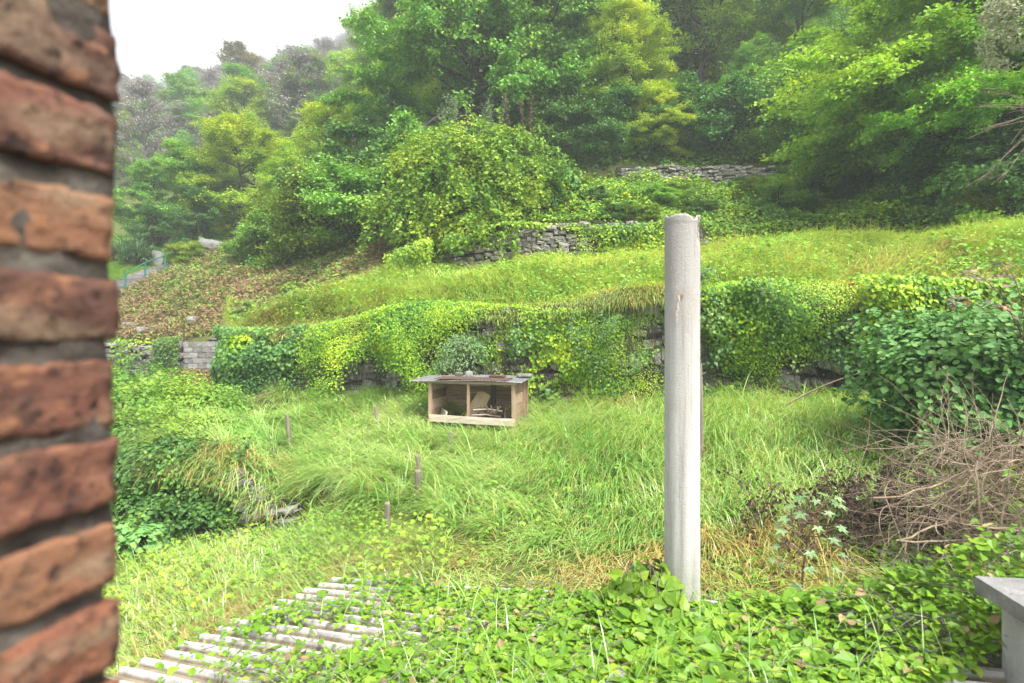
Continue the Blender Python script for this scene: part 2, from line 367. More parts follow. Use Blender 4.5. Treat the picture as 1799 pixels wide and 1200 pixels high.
M['slab'] = plain_noise('grey_concrete', (.10, .098, .094), (.19, .186, .18), (.28, .275, .265), 7, .95, None, .02)
M['render'] = plain_noise('pale_render', (.2, .195, .18), (.33, .325, .3), (.43, .42, .40), 4, .95, (1, 1, .35), .02)
M['block'] = plain_noise('concrete_block', (.14, .135, .125), (.26, .25, .235), (.36, .35, .33), 4, .95)
M['wood'] = plain_noise('weathered_wood', (.13, .09, .06), (.33, .235, .16), (.48, .38, .28), 7, .85, (.25, 3, 3), .004)
M['woodpale'] = plain_noise('bleached_wood', (.24, .19, .14), (.42, .35, .27), (.56, .49, .4), 7, .85, (.25, 3, 3), .004)
M['woodv'] = plain_noise('weathered_wood_upright', (.12, .08, .05), (.27, .185, .12), (.42, .32, .22), 7, .85, (3, 3, .25), .004)
M['stake'] = plain_noise('grey_stake_wood', (.09, .075, .06), (.2, .165, .13), (.3, .26, .21), 20, .9, (3, 3, .2), .004)
M['ply'] = plain_noise('old_plywood', (.3, .22, .12), (.45, .36, .22), (.52, .44, .3), 4, .8)
M['zinc'] = plain_noise('zinc_sheet', (.13, .13, .135), (.2, .205, .21), (.3, .305, .31), 5, .45, None, .002, .5, .35)
M['rust'] = plain_noise('rusty_sheet', (.045, .028, .024), (.085, .048, .038), (.15, .10, .08), 9, .85, None, .003)
M['green'] = plain_noise('green_paint', (.015, .10, .07), (.025, .15, .10), (.04, .2, .14), 9, .5)
M['step'] = plain_noise('stone_step', (.08, .078, .072), (.15, .145, .135), (.23, .22, .21), 6, .9)
def roof_mat():
    t = NT('fibre_cement_roof'); p = t.obj(); n = t.noise(p, 4, 6, .65); f = t.noise(p, 45, 4, .7)
    clean = t.ramp(n, [(.3, (.36, .34, .31)), (.5, (.50, .485, .46)), (.7, (.58, .57, .56))])
    dirt = t.ramp(n, [(.3, (.15, .115, .075)), (.55, (.27, .22, .155)), (.7, (.14, .14, .06))])
    h = t.math('MULTIPLY', t.math('SUBTRACT', t.math('ADD', t.rnd(), t.math('MULTIPLY', t.math('SUBTRACT', n, .5), .7)), .3), 3, True)
    c = t.mix(h, dirt, clean); c = t.mix(t.math('MULTIPLY', f, .3), c, (.15, .14, .12))
    return t.done(t.bsdf(c, .9, t.bump(f, .5, .006), .2))
M['roof'] = roof_mat()

# ------------------------------------------------------------------ terrain: profiles along bearings (px of a 1000 px lens, px 900 = straight on)
#        near          w0 base       w0 top        w1 base       w1 top        w2 base       w2 top        w3 base       w3 top        hill       crest      beyond
PROF = {
 -600: [(2.5,-3.3),(10,-3.7),(10.3,-2.35),(22,-1.9),(22.3,-.45),(30,2.2),(30.1,2.2),(36,4.3),(36.2,4.4),(50,9.5),(480,178),(520,182)],
 205:  [(2.5,-3.3),(10,-3.7),(10.3,-2.35),(22,-1.9),(22.3,-.45),(30,2.2),(30.1,2.2),(36,4.3),(36.2,4.4),(50,9.5),(480,178),(520,182)],
 300:  [(2.5,-3.2),(9.8,-3.5),(10.1,-2.2),(21.5,-1.85),(21.8,-.42),(29,2.3),(29.1,2.3),(36,4.6),(36.2,4.7),(50,10),(480,184),(520,188)],
 395:  [(2.5,-3.1),(9.6,-3.4),(9.9,-2.15),(21,-1.8),(21.3,-.4),(27,2.2),(27.1,2.2),(34,4.9),(34.2,5),(50,10.5),(480,192),(520,196)],
 412:  [(2.5,-3.1),(9.5,-3.4),(9.8,-2.2),(17,-1.95),(17.3,-.1),(17.9,-.05),(18.2,-.05),(34,4.8),(34.2,4.9),(50,11),(480,192),(520,196)],
 500:  [(2.5,-3.0),(9.2,-3.25),(9.5,-2.72),(16.4,-1.85),(16.7,-.02),(17.8,.22),(18.1,.2),(30,4.0),(30.2,4.1),(50,12.5),(480,201),(520,205)],
 600:  [(2.5,-3.0),(8.8,-2.9),(9.2,-2.45),(15.8,-1.75),(16.1,.15),(18.6,1.22),(18.9,1.15),(28,4.2),(28.2,4.3),(50,15),(480,213),(520,217)],
 700:  [(2.5,-3.0),(7.5,-2.75),(8,-2.6),(15.2,-1.7),(15.5,.35),(20,1.82),(20.4,2.0),(27,5),(27.2,5.5),(50,19),(300,150),(520,200)],
 900:  [(2.5,-2.9),(7,-2.6),(7.5,-2.5),(14.4,-1.88),(14.7,.55),(20,2.15),(20.3,3.5),(27,6.3),(27.3,7),(50,23),(120,58),(520,160)],
 1000: [(2.5,-2.9),(6.8,-2.55),(7.2,-2.5),(14,-1.87),(14.3,.65),(19.7,2.3),(20,3.7),(27,6.7),(27.3,8),(50,24),(85,48),(520,150)],
 1150: [(2.5,-2.8),(6.5,-2.5),(7,-2.42),(13.4,-1.65),(13.7,.85),(19.5,2.5),(19.8,3.7),(27.5,7),(27.8,8.1),(50,25),(85,50),(520,150)],
 1300: [(2.5,-2.7),(6,-2.4),(6.5,-2.3),(12.8,-1.55),(13.1,.9),(19.5,2.6),(20.5,3.7),(28,7.2),(28.4,8.2),(50,25),(85,50),(520,150)],
 1500: [(2.5,-2.5),(5.5,-2.25),(6,-2.2),(11.5,-1.5),(11.8,.6),(18.5,2.7),(20,3.8),(27,7.2),(27.3,7.8),(50,25),(85,50),(520,150)],
 1700: [(2.5,-2.3),(4.5,-2.1),(5,-2.05),(10.5,-1.4),(10.8,.75),(17,2.8),(18,3.5),(25,6.5),(25.5,7),(50,25),(85,50),(520,150)],
 2400: [(2.5,-2.2),(4,-2.0),(4.5,-1.95),(8.5,-1.3),(8.8,.75),(14,2.6),(15,3.2),(21,6),(21.5,6.5),(45,23),(80,48),(520,150)],
}
PX = np.array(sorted(PROF)); PU = (PX - 900) / 1000.0
PY = np.array([[q[0] for q in PROF[p]] for p in PX]); PZ = np.array([[q[1] for q in PROF[p]] for p in PX])
NB = PY.shape[1]
def prof_at(u):
    u = np.asarray(u, float)
    return (np.stack([np.interp(u, PU, PY[:, i]) for i in range(NB)], -1), np.stack([np.interp(u, PU, PZ[:, i]) for i in range(NB)], -1))
def gz(x, y):
    x = np.atleast_1d(np.asarray(x, float)); y = np.atleast_1d(np.asarray(y, float)); x, y = np.broadcast_arrays(x, y)
    u = x / np.maximum(y, 2.5); Yb, Zb = prof_at(u)
    z = Zb[:, 0].copy()
    for i in range(NB - 1):
        m = (y >= Yb[:, i]); f = np.clip((y - Yb[:, i]) / (Yb[:, i + 1] - Yb[:, i]), 0, 1)
        z = np.where(m, Zb[:, i] * (1 - f) + Zb[:, i + 1] * f, z)
    p = np.stack([x, y, 0 * x], -1)
    tb = np.clip((y - Yb[:, 4]) / (Yb[:, 5] - Yb[:, 4]), 0, 1); z = z + .36 * np.sin(math.pi * tb) * np.interp(u, [-.5, -.42, 2], [0, 1, 1])
    mid = np.clip((y - 5) / 3, 0, 1) * np.clip((32 - y) / 4, 0, 1)
    z = z + mid * (.06 * fnoise(p, 2.4, 7) + np.clip((y - 13) / 2, 0, 1) * .12 * fnoise(p, 1.5, 8))
    return z + fnoise(p, .9, 5) * np.clip(y * .006, .02, .8) + fnoise(p, .25, 6) * np.clip((y - 25) * .02, 0, 1.2)
def G(px, y): x = (px - 900) / 1000 * y; return np.array([x, y, float(gz(x, y)[0])])
def PT(px, py, y): return np.array([(px - 900) / 1000 * y, y, -(py - 580) / 1000 * y])
def wline(i, px, dy=0, dz=0):
    Yb, Zb = prof_at((px - 900) / 1000.0); return np.array([(px - 900) / 1000 * (Yb[i] + dy), Yb[i] + dy, Zb[i] + dz])

us = np.unique(np.concatenate([np.linspace(-1.5, 1.5, 241), PU[1:-1]]))
Yb, Zb = prof_at(us)
sub = [10, 3, 26, 3, 22, 3, 22, 3, 18, 18, 8]
rows = [np.full(len(us), -2.0)] + [Yb[:, 0]]
for i, s in enumerate(sub):
    for k in range(1, s + 1): rows.append(Yb[:, i] + (Yb[:, i + 1] - Yb[:, i]) * k / s)
rows = np.array(rows); xs = us[None] * np.maximum(rows, 2.5)
zs = gz(xs.ravel(), rows.ravel())
mb = MB(); nr, nc = rows.shape
ii, jj = np.meshgrid(np.arange(nr - 1), np.arange(nc - 1), indexing='ij')
q = np.stack([ii * nc + jj, ii * nc + jj + 1, (ii + 1) * nc + jj + 1, (ii + 1) * nc + jj], -1).reshape(-1, 4)
mb.add(np.stack([xs.ravel(), rows.ravel(), zs], -1), q)
tag(mb.build('ground', M['ground'], smooth=True), kind='structure')

# ------------------------------------------------------------------ brick house wall with the window jamb
def brick_wall():
    rng = np.random.RandomState(3)
    root = thing('brick_wall', 'weathered orange brick window jamb filling the near edge of the view', 'wall', (-.375, .545, 0), R(-16))
    mo = MB(); b = MB()
    lat_hi = lattice(10, 22, 9); lat_lo = lattice(10, 3, 3)
    pitch = .0765
    for i in range(-42, 26):
        zc = i * pitch + .020
        hi = -7 <= i <= 9
        h = .0595 + rng.uniform(-.004, .005)
        dx = rng.normal(0, .0022); dy = rng.normal(0, .002)
        block(b, (-.055 + dx, -.108 + dy, zc), (.11, .216, h), (rng.normal(0, .01), rng.normal(0, .012), rng.normal(0, .008)), rng=rng, jit=.0009,
              rnd=rng.random(), rounding=.045, lat=lat_hi if hi else LAT3, seed=200 + i, disp=.0022 if hi else 0, nf=75)
        if hi or i % 1 == 0:   # outer face, seen only when stepping aside
            for k in range(4):
                block(b, (-.235 - k * .235 - (.06 if i % 2 else 0), -.055, zc), (.22, .11, h), rng=rng, jit=.001, rnd=rng.random(), rounding=.08, lat=LAT3)
    block(mo, (-.6062, -.107, -.62), (1.2, .206, 5.2), lat=lattice(6, 8, 160), seed=9, disp=.004, nf=50)
    b.build('bricks', M['brick'], root, True); mo.build('mortar', M['mortar'], root, True)
brick_wall()

# ------------------------------------------------------------------ rubble walls
def rubble(mb, path, base, top, rng, ch=.2, ln=.36, depth=.3, seed=0, core=1):
    """path: function s->(x,y) on [0,L]; coursed stones with irregular sizes"""
    L = path['L']; z0 = None
    n = int(L / .12)
    for c in range(int(max(top(s) - base(s) for s in np.linspace(0, L, 30)) / ch) + 1):
        s = -rng.random() * ln
        while s < L:
            l = ln * rng.uniform(.35, 1.6); h = ch * rng.uniform(.6, 1.25)
            sc = s + l / 2
            if 0 <= sc <= L:
                zc = base(sc) - .15 + (c + .5) * ch + .06 * math.sin(sc * 1.1 + c * .7 + seed) + .03 * math.sin(sc * 3.7 + c * 2)
                if zc < top(sc) - ch * .3:
                    p, t = path['f'](sc); a = math.atan2(t[1], t[0])
                    block(mb, (p[0], p[1] + rng.normal(0, .03), zc + rng.normal(0, .015)), (l * .96, depth, h * .95), (rng.normal(0, .07), rng.normal(0, .09), a + rng.normal(0, .08)),
                          jit=min(.022, ch * .1), rng=rng, rnd=rng.random(), rounding=.25, lat=LAT3, mi=0)
            s += l
    ss = np.linspace(0, L, max(3, int(L / .6)))
    for a, b in zip(ss[:-1], ss[1:]):
        pa, _ = path['f'](a); pb, _ = path['f'](b); dd = np.array([0, depth * .28])
        zs_ = [base(a) - .4, base(b) - .4, top(b) - .08, top(a) - .08]; pp = [pa, pb, pb, pa]
        V = [[*(p + dd), z] for p, z in zip(pp, zs_)] + [[*(p + dd * 3.2), z] for p, z in zip(pp, zs_)]
        mb.add(V, np.array([[0, 1, 2, 3], [4, 7, 6, 5], [3, 2, 6, 7], [0, 3, 7, 4], [1, 5, 6, 2]]), mi=core)
def px_path(i, px0, px1, dy=0.0):
    pxs = np.linspace(px0, px1, 80); P = np.array([wline(i, p, dy) for p in pxs]); P1 = np.array([wline(i + 1, p) for p in pxs])
    d = np.concatenate([[0], np.cumsum(np.linalg.norm(np.diff(P[:, :2], axis=0), axis=1))])
    def f(s):
        p = np.array([np.interp(s, d, P[:, k]) for k in (0, 1)]); q = np.array([np.interp(s + .1, d, P[:, k]) for k in (0, 1)]) - np.array([np.interp(s - .1, d, P[:, k]) for k in (0, 1)])
        return p, q / np.linalg.norm(q)
    return {'L': d[-1], 'f': f, 'base': lambda s: np.interp(s, d, P[:, 2]), 'top': lambda s: np.interp(s, d, P1[:, 2]), 'px': lambda s: np.interp(s, d, pxs), 'd': d, 'P': P, 'P1': P1}
def wall_thing(name, label, i, px0, px1, mat, seed, dy=-.05, ch=.2, ln=.36, dtop=0.0):
    rng = np.random.RandomState(seed); p = px_path(i, px0, px1, dy); m = MB()
    rubble(m, p, p['base'], lambda s: p['top'](s) + dtop, rng, ch, ln, core=1)
    return tag(m.build(name, [mat, M['gap']], None, False), label, 'wall'), p
w1, path1 = wall_thing('stone_wall', 'long grey rubble terrace wall overgrown with creeper behind the wooden shelter', 3, 414, 1480, M['stone'], 11, ch=.24, ln=.42)
w1b, path1b = wall_thing('stone_wall', 'dark crumbling rubble wall beside the large hazel bush', 3, 1480, 2100, M['darkstone'], 12, ch=.22, ln=.5)
w2, path2 = wall_thing('stone_wall', 'grey dry stone wall of small stones on the middle terrace below the vine mound', 5, 690, 1240, M['stone'], 13, ch=.15, ln=.28)
w3, path3 = wall_thing('stone_wall', 'low pale stone wall on the top terrace under the forest trees', 7, 1085, 1365, M['stone'], 14, ch=.15, ln=.26, dtop=-.15)
w0, path0 = wall_thing('stone_wall', 'low grey stone wall below the tall grass, half hidden by ivy', 1, 120, 522, M['darkstone'], 15, dy=-.12, ch=.13, ln=.22, dtop=-.06)

# ------------------------------------------------------------------ creeper and ivy on the walls
def creeper(name, label, path, mat, n, seed, size=(.04, .085), hang=.3, mask=None, thick=.28, over=.5, cat='creeper'):
    rng = np.random.RandomState(seed); m = MB()
    s = rng.uniform(0, path['L'], n); v = rng.beta(1.25, 1.0, n) * 1.06 - .02
    P = np.stack([np.interp(s, path['d'], path['P'][:, k]) for k in range(3)], 1); zt = np.interp(s, path['d'], path['P1'][:, 2])
    z = P[:, 2] - .1 + (zt - P[:, 2] + .22) * v
    Q = np.stack([P[:, 0], P[:, 1], z], 1)
    d1 = fnoise(Q, 1.3, seed + 1); d2 = fnoise(Q, 4.5, seed + 2)
    keep = rng.random(n) < np.clip(.5 + d1 * .6 + d2 * .4 + (v - .45) * 1.2, 0.02, 1)
    if mask is not None: keep &= mask(path['px'](s) + rng.normal(0, 9, n) + 22 * d1, v + .09 * d1 + rng.normal(0, .05, n), d2)
    d0 = fnoise(Q, .55, seed + 3); dep = rng.random(n) ** 1.2 * thick * np.clip(.65 + .55 * d1 + .35 * d2 + .5 * d0, .12, 2.2) * (.5 + .7 * v); Q[:, 2] += .30 * d0 * v; Q[:, 1] -= .35 * np.clip(d0 + .3, 0, 1) * (v > .05)
    Q[:, 1] += -.16 - dep + np.clip(v - .92, 0, 1) ** 1.1 * rng.uniform(0, 7, n) * over
    Q = Q[keep]
    N = P3(rng.normal(0, .45, len(Q)), -1 + rng.normal(0, .35, len(Q)), .65 + rng.normal(0, .4, len(Q)))
    leaves(m, Q, N, rng.uniform(*size, len(Q)) * np.clip(1 + .35 * fnoise(Q, 1.7, seed + 4), .55, 1.6), .85, T_DIAMOND, rng, down=1.6)
    k = n // 160     # stems
    s2 = rng.uniform(0, path['L'], k); B = np.stack([np.interp(s2, path['d'], path['P'][:, j]) for j in range(3)], 1); T = np.interp(s2, path['d'], path['P1'][:, 2])
    p = B + np.array([0, -.17, .1]); 
    for j in range(6):
        q = p + P3(rng.normal(0, .1, k), rng.normal(0, .03, k), (T - B[:, 2]) / 6 * .95); segs(m, p, q, .006, .005, 3, .4, 1); p = q
    o = m.build(name, [mat, M['bark']]); return tag(o, label, cat)
creeper('creeper', 'yellow green creeper hanging over the long terrace wall behind the shelter', path1, M['ivy'], 105000, 21, (.04, .08), thick=.55,
        mask=lambda px, v, d: ~(((px > 610) & (px < 735) & (v < .42)) | ((px > 930) & (px < 1010) & (v > .30) & (v < .66) & (d > -.1)) | ((px > 905) & (px < 960) & (v < .25)) | ((px > 775) & (px < 800) & (v > .45) & (v < .72))
             | ((px > 1385) & (v < .62) & (d < .5)) | (px < 560)))
creeper('ivy', 'darker ivy patches mixed into the yellow creeper right of the shelter', px_path(3, 720, 1500, -.05), M['ivydark'], 42000, 26, (.05, .10), thick=.62, mask=lambda px, v, d: (np.sin(px * .021 + 3 * d) + np.sin(px * .047 + v * 3) > .75) & (v < .93) & ~((px > 930) & (px < 1010) & (v > .3) & (v < .72)), cat='ivy')
pl = px_path(3, 405, 590, -.05)
creeper('ivy', 'dark green ivy over the end corner of the long terrace wall', pl, M['ivydark'], 14000, 22, (.06, .11), thick=.5, cat='ivy')
creeper('creeper', 'sparse yellow green creeper trailing over the dark crumbling wall', path1b, M['ivy'], 22000, 23, (.05, .09), mask=lambda px, v, d: (v > .55) | (d > .65))
creeper('creeper', 'yellow green creeper covering much of the middle terrace wall', path2, M['ivy'], 16000, 24, (.06, .12), mask=lambda px, v, d: ~((px > 840) & (px < 1010) & (v < .9)) & ~((px > 1030) & (px < 1060) & (v < .7)) & ((px > 850) | (d > 0)), thick=.4)
# ------------------------------------------------------------------ grass
FLOWS = 31
def grass_mask_region(rng, n, y0, y1, u0, u1):
    y = np.sqrt(rng.uniform(y0 ** 2, y1 ** 2, n)); u = rng.uniform(u0, u1, n); return u * y, y
def tussocks(name, label, n, y0, y1, u0, u1, sel, seed, count, length, width, mats, dry_bias=.07, dry_amp=1.6, weeds_=.0, bend=(1.0, 2.3), flow0=-2.0):
    rng = np.random.RandomState(seed); m = MB()
    x, y = grass_mask_region(rng, n, y0, y1, u0, u1); u = x / y; Yb, Zb = prof_at(u); ok = sel(x, y, u, Yb, rng)
    x, y = x[ok], y[ok]; nT = len(x); cnt = rng.randint(*count, nT); idx = np.repeat(np.arange(nT), cnt); n = len(idx)
    sp = rng.uniform(.05, .19, nT)[idx]; ang = rng.uniform(0, 6.28, n); rr = np.sqrt(rng.random(n)) * sp
    bx = x[idx] + np.cos(ang) * rr; by = y[idx] + np.sin(ang) * rr; Pn = np.stack([x, y, 0 * x], 1)
    flow = flow0 + 1.2 * fnoise(Pn, .55, seed + 1) + .6 * fnoise(Pn, 1.6, seed + 2)
    az = (flow + rng.normal(0, .35, nT))[idx] + rng.normal(0, .35, n); mixr = rng.random(n) < .2; az[mixr] = ang[mixr]
    ln = (rng.uniform(*length, nT) * (1 + .3 * fnoise(Pn, .8, seed + 3)))[idx] * rng.uniform(.55, 1.15, n)
    lean = np.abs(rng.normal(.4, .22, n)); bd = rng.uniform(*bend, n); z = gz(bx, by) - .02
    yl = np.clip(fnoise(Pn, .75, seed + 4) * .8 + fnoise(Pn, 2.3, seed + 5) * .6 - .5, 0, 1)[idx] * dry_amp
    dry = rng.random(n) < np.clip(yl + dry_bias, 0, .85)
    tr = np.clip(.5 + .35 * fnoise(Pn, 1.4, seed + 6) + rng.normal(0, .22, nT), 0, 1)[idx]; rnd = np.clip(tr * .7 + rng.random(n) * .4, 0, 1)
    wd = rng.uniform(*width, n); P = np.stack([bx, by, z], 1)
    for mi, q in ((0, ~dry), (1, dry)): blades(m, P[q], az[q], ln[q], lean[q], bd[q], wd[q] * (1 - .2 * mi), 4, rnd[q] if mi == 0 else rng.random(q.sum()), mi=mi)
    if weeds_:
        d = fnoise(P, 1.1, seed + 7); k = rng.random(n) < weeds_ * np.clip(.6 + 1.1 * d, 0, 2); Q = P[k].copy(); k = len(Q); Q[:, 2] += rng.uniform(.1, .45, k)
        leaves(m, Q, P3(rng.normal(0, .4, k), rng.normal(-.25, .4, k), 1.), rng.uniform(.04, .1, k) * (width[1] / .018), .8, T_DIAMOND, rng, mi=2)
    tag(m.build(name, [M[k] for k in mats]), label, 'grass', kind='stuff')
STAKES = [((px - 900) / 1000 * yy, yy) for px, yy in ((512, 11.6), (668, 12.3), (788, 10.6), (745, 9.1), (733, 8.5), (679, 7.7))]
def flank(u): return np.where(u > -.2, 99., np.interp(u, PU, PY[:, 5] - PY[:, 4]))
def field_sel(x, y, u, Yb, rng):
    lo = np.where(u < -.28, Yb[:, 2] - .15, np.maximum(Yb[:, 1] - 1.7, 4.5))
    ok = (y > lo) & (y < Yb[:, 3] - .15) & ~((u < -.42) & (y > 12.5 + 6 * (u + .75))) & ~((u > .47) & (y < 9.0) & (rng.random(len(x)) < .6)) & ~((u > .62) & (y < 6.5))
    for sx, sy in STAKES: ok &= ~((np.abs(x - sx) < .26) & (y > sy - 1.0) & (y < sy + .12))
    return ok & ~((x > -1.85) & (x < .35) & (y > 11.5) & (y < 13.0))
tussocks('tall_grass', 'tall drooping green grass with straw coloured tufts over the sloping field', 6800, 4.5, 16.8, -.75, .9, field_sel, 40, (22, 46), (.45, 1.0), (.007, .015), ('grass', 'straw', 'weed'), dry_bias=.15, weeds_=.06, bend=(1.3, 2.6))
tussocks('bank_tussocks', 'long pale yellowish grass tufts on the bank above the creeper wall', 15000, 10, 25, -.5, 1.0, lambda x, y, u, Yb, rng: (y > Yb[:, 4] - .1) & (y < Yb[:, 5]) & (y - Yb[:, 4] < flank(u)), 240, (10, 22), (.35, .75), (.014, .028), ('bank', 'straw', 'weed'), dry_bias=.12, dry_amp=1.2, weeds_=.09)
def edge_tufts(name, label, i, px0, px1, n, seed, mat, dy=(-.5, .4), length=(.35, .8), dz=.04, width=(.010, .022), dryb=.2):
    rng = np.random.RandomState(seed); m = MB(); pxs = np.linspace(px0, px1, 140); pe = rng.uniform(px0, px1, n); W = np.array([wline(i, p) for p in pxs]); E = np.array([np.interp(pe, pxs, W[:, j]) for j in range(3)]).T
    e1 = fnoise(E, .9, seed + 1); e2 = fnoise(E, 3., seed + 2); ok = rng.random(n) < np.clip(.6 + .5 * e1 + .3 * e2, .05, 1); E, e1, e2 = E[ok], e1[ok], e2[ok]; n = len(E)
    o = rng.uniform(*dy, n); E[:, 1] += o; E[:, 2] += dz + .12 * e1 - np.clip(-o - .15, 0, 1) * .9 - .1 * rng.random(n)
    dr = rng.random(n) < np.clip(dryb + .45 * e2 + .3 * e1, .03, .85); az = -1.65 + rng.normal(0, .55, n); ln = rng.uniform(*length, n) * (1 + .4 * e1)
    for mi, q in ((0, ~dr), (1, dr)): blades(m, E[q], az[q], ln[q], rng.uniform(.3, .9, q.sum()), rng.uniform(1.2, 2.5, q.sum()), rng.uniform(*width, q.sum()), 4, rng.random(q.sum()), mi=mi)
    tag(m.build(name, [M[mat], M['straw']]), label, 'grass', kind='stuff')
edge_tufts('overhanging_grass', 'straw and green grass hanging over the edge of the creeper wall', 4, 425, 1500, 80000, 250, 'bank', (-.45, .7), (.3, .6), .06, (.010, .022), .28)
edge_tufts('overhanging_grass', 'orange straw grass hanging over the low wall by the lower garden', 2, 240, 500, 12000, 255, 'grass', (-.4, .5), (.35, .75), 0, (.007, .014), .5)
def bank_grass():
    rng = np.random.RandomState(41); m = MB()
    x, y = grass_mask_region(rng, 90000, 10, 25, -.5, 1.0); u = x / y; Yb, Zb = prof_at(u)
    ok = (y > Yb[:, 4] - .25) & (y < Yb[:, 5] + .1) & (y - Yb[:, 4] < flank(u) + .3)
    x, y = x[ok], y[ok]; n = len(x); P = np.stack([x, y, gz(x, np.maximum(y, prof_at(x / y)[0][:, 4])) - .02], 1)
    edge = np.clip(1 - (y - prof_at(x / y)[0][:, 4]) / .8, 0, 1)
    az = -1.7 + .8 * fnoise(P, .7, 44) + rng.normal(0, .6, n)
    nz = fnoise(P, .7, 45) * .7 + fnoise(P, 2.5, 46) * .5
    ln = rng.uniform(.22, .55, n) * (1 + .5 * nz); lean = np.abs(rng.normal(.4, .25, n)) + edge * .5; bend = rng.uniform(.6, 1.7, n) + edge * .8
    dry = rng.random(n) < np.clip(.02 + .5 * (nz - .45) + edge * .16, .01, .7)
    w_ = rng.uniform(.012, .024, n); r_ = np.clip(.5 + .25 * nz + rng.normal(0, .22, n), 0, 1); g = ~dry
    blades(m, P[g], az[g], ln[g], lean[g], bend[g], w_[g], 3, r_[g]); blades(m, P[dry], az[dry], ln[dry] * 1.2, lean[dry], bend[dry], w_[dry], 3, rng.random(dry.sum()), mi=1)
    # low weeds between
    k = rng.random(n) < .3; Q = P[k].copy(); Q[:, 2] += rng.uniform(.05, .38, len(Q)) * (1 + .6 * fnoise(Q, 1.2, 46))
    leaves(m, Q, P3(rng.normal(0, .4, len(Q)), rng.normal(-.2, .4, len(Q)), 1.), rng.uniform(.06, .14, len(Q)), .8, T_DIAMOND, rng, mi=2)
    tag(m.build('bank_grass', [M['bank'], M['straw'], M['weed']]), 'yellowish shorter grass on the bank above the creeper wall', 'grass', kind='stuff')
bank_grass()
tussocks('lower_tussocks', 'tangled green and straw tufts of the lower garden beside the roof', 1500, 3.4, 10.2, -.95, -.12, lambda x, y, u, Yb, rng: (y < Yb[:, 1] + .1 - .9 * ((u > -.49) & (u < -.37))) & ((((x + 2.77) * -.861 + (y - 4.4) * .508) > .05) | (y > 6.1)), 260, (20, 44), (.35, .75), (.006, .013), ('grass', 'straw', 'weed'), dry_bias=.16, dry_amp=1.6, weeds_=.08, bend=(1.3, 2.5))
def lower_grass():
    rng = np.random.RandomState(42); m = MB()
    x, y = grass_mask_region(rng, 26000, 3.2, 10.2, -.95, -.12); u = x / y; Yb, Zb = prof_at(u)
    roofline = (x + 2.77) * .861 * -1 + (y - 4.4) * .508
    ok = (y < Yb[:, 1] + .1) & ((roofline > -.15) | (y > 5.9)) 
    x, y = x[ok], y[ok]; n = len(x); P = np.stack([x, y, gz(x, y) - .02], 1)
    nz = fnoise(P, .8, 47) * .8 + fnoise(P, 2.4, 48) * .5
    az = -2.3 + .9 * fnoise(P, .6, 49) + rng.normal(0, .6, n)
    ln = rng.uniform(.25, .6, n); lean = np.abs(rng.normal(.4, .25, n)); bend = rng.uniform(.8, 2, n)
    dry = rng.random(n) < np.clip(.1 + .5 * nz + .25 * ((x / y > -.62) & (y < 7.6)), .02, .9); g = ~dry; w_ = rng.uniform(.006, .012, n)
    blades(m, P[g], az[g], ln[g], lean[g], bend[g], w_[g], 4, rng.random(g.sum())); blades(m, P[dry], az[dry], ln[dry], lean[dry], bend[dry], w_[dry], 4, rng.random(dry.sum()), mi=1)
    k = rng.random(n) < .22; Q = P[k].copy(); Q[:, 2] += rng.uniform(.08, .4, len(Q))
    leaves(m, Q, P3(rng.normal(0, .4, len(Q)), rng.normal(-.2, .4, len(Q)), 1.), rng.uniform(.05, .1, len(Q)), .8, T_DIAMOND, rng, mi=2)
    tag(m.build('lower_grass', [M['grass'], M['straw'], M['weed']]), 'matted green and orange straw grass of the lower garden', 'grass', kind='stuff')
lower_grass()

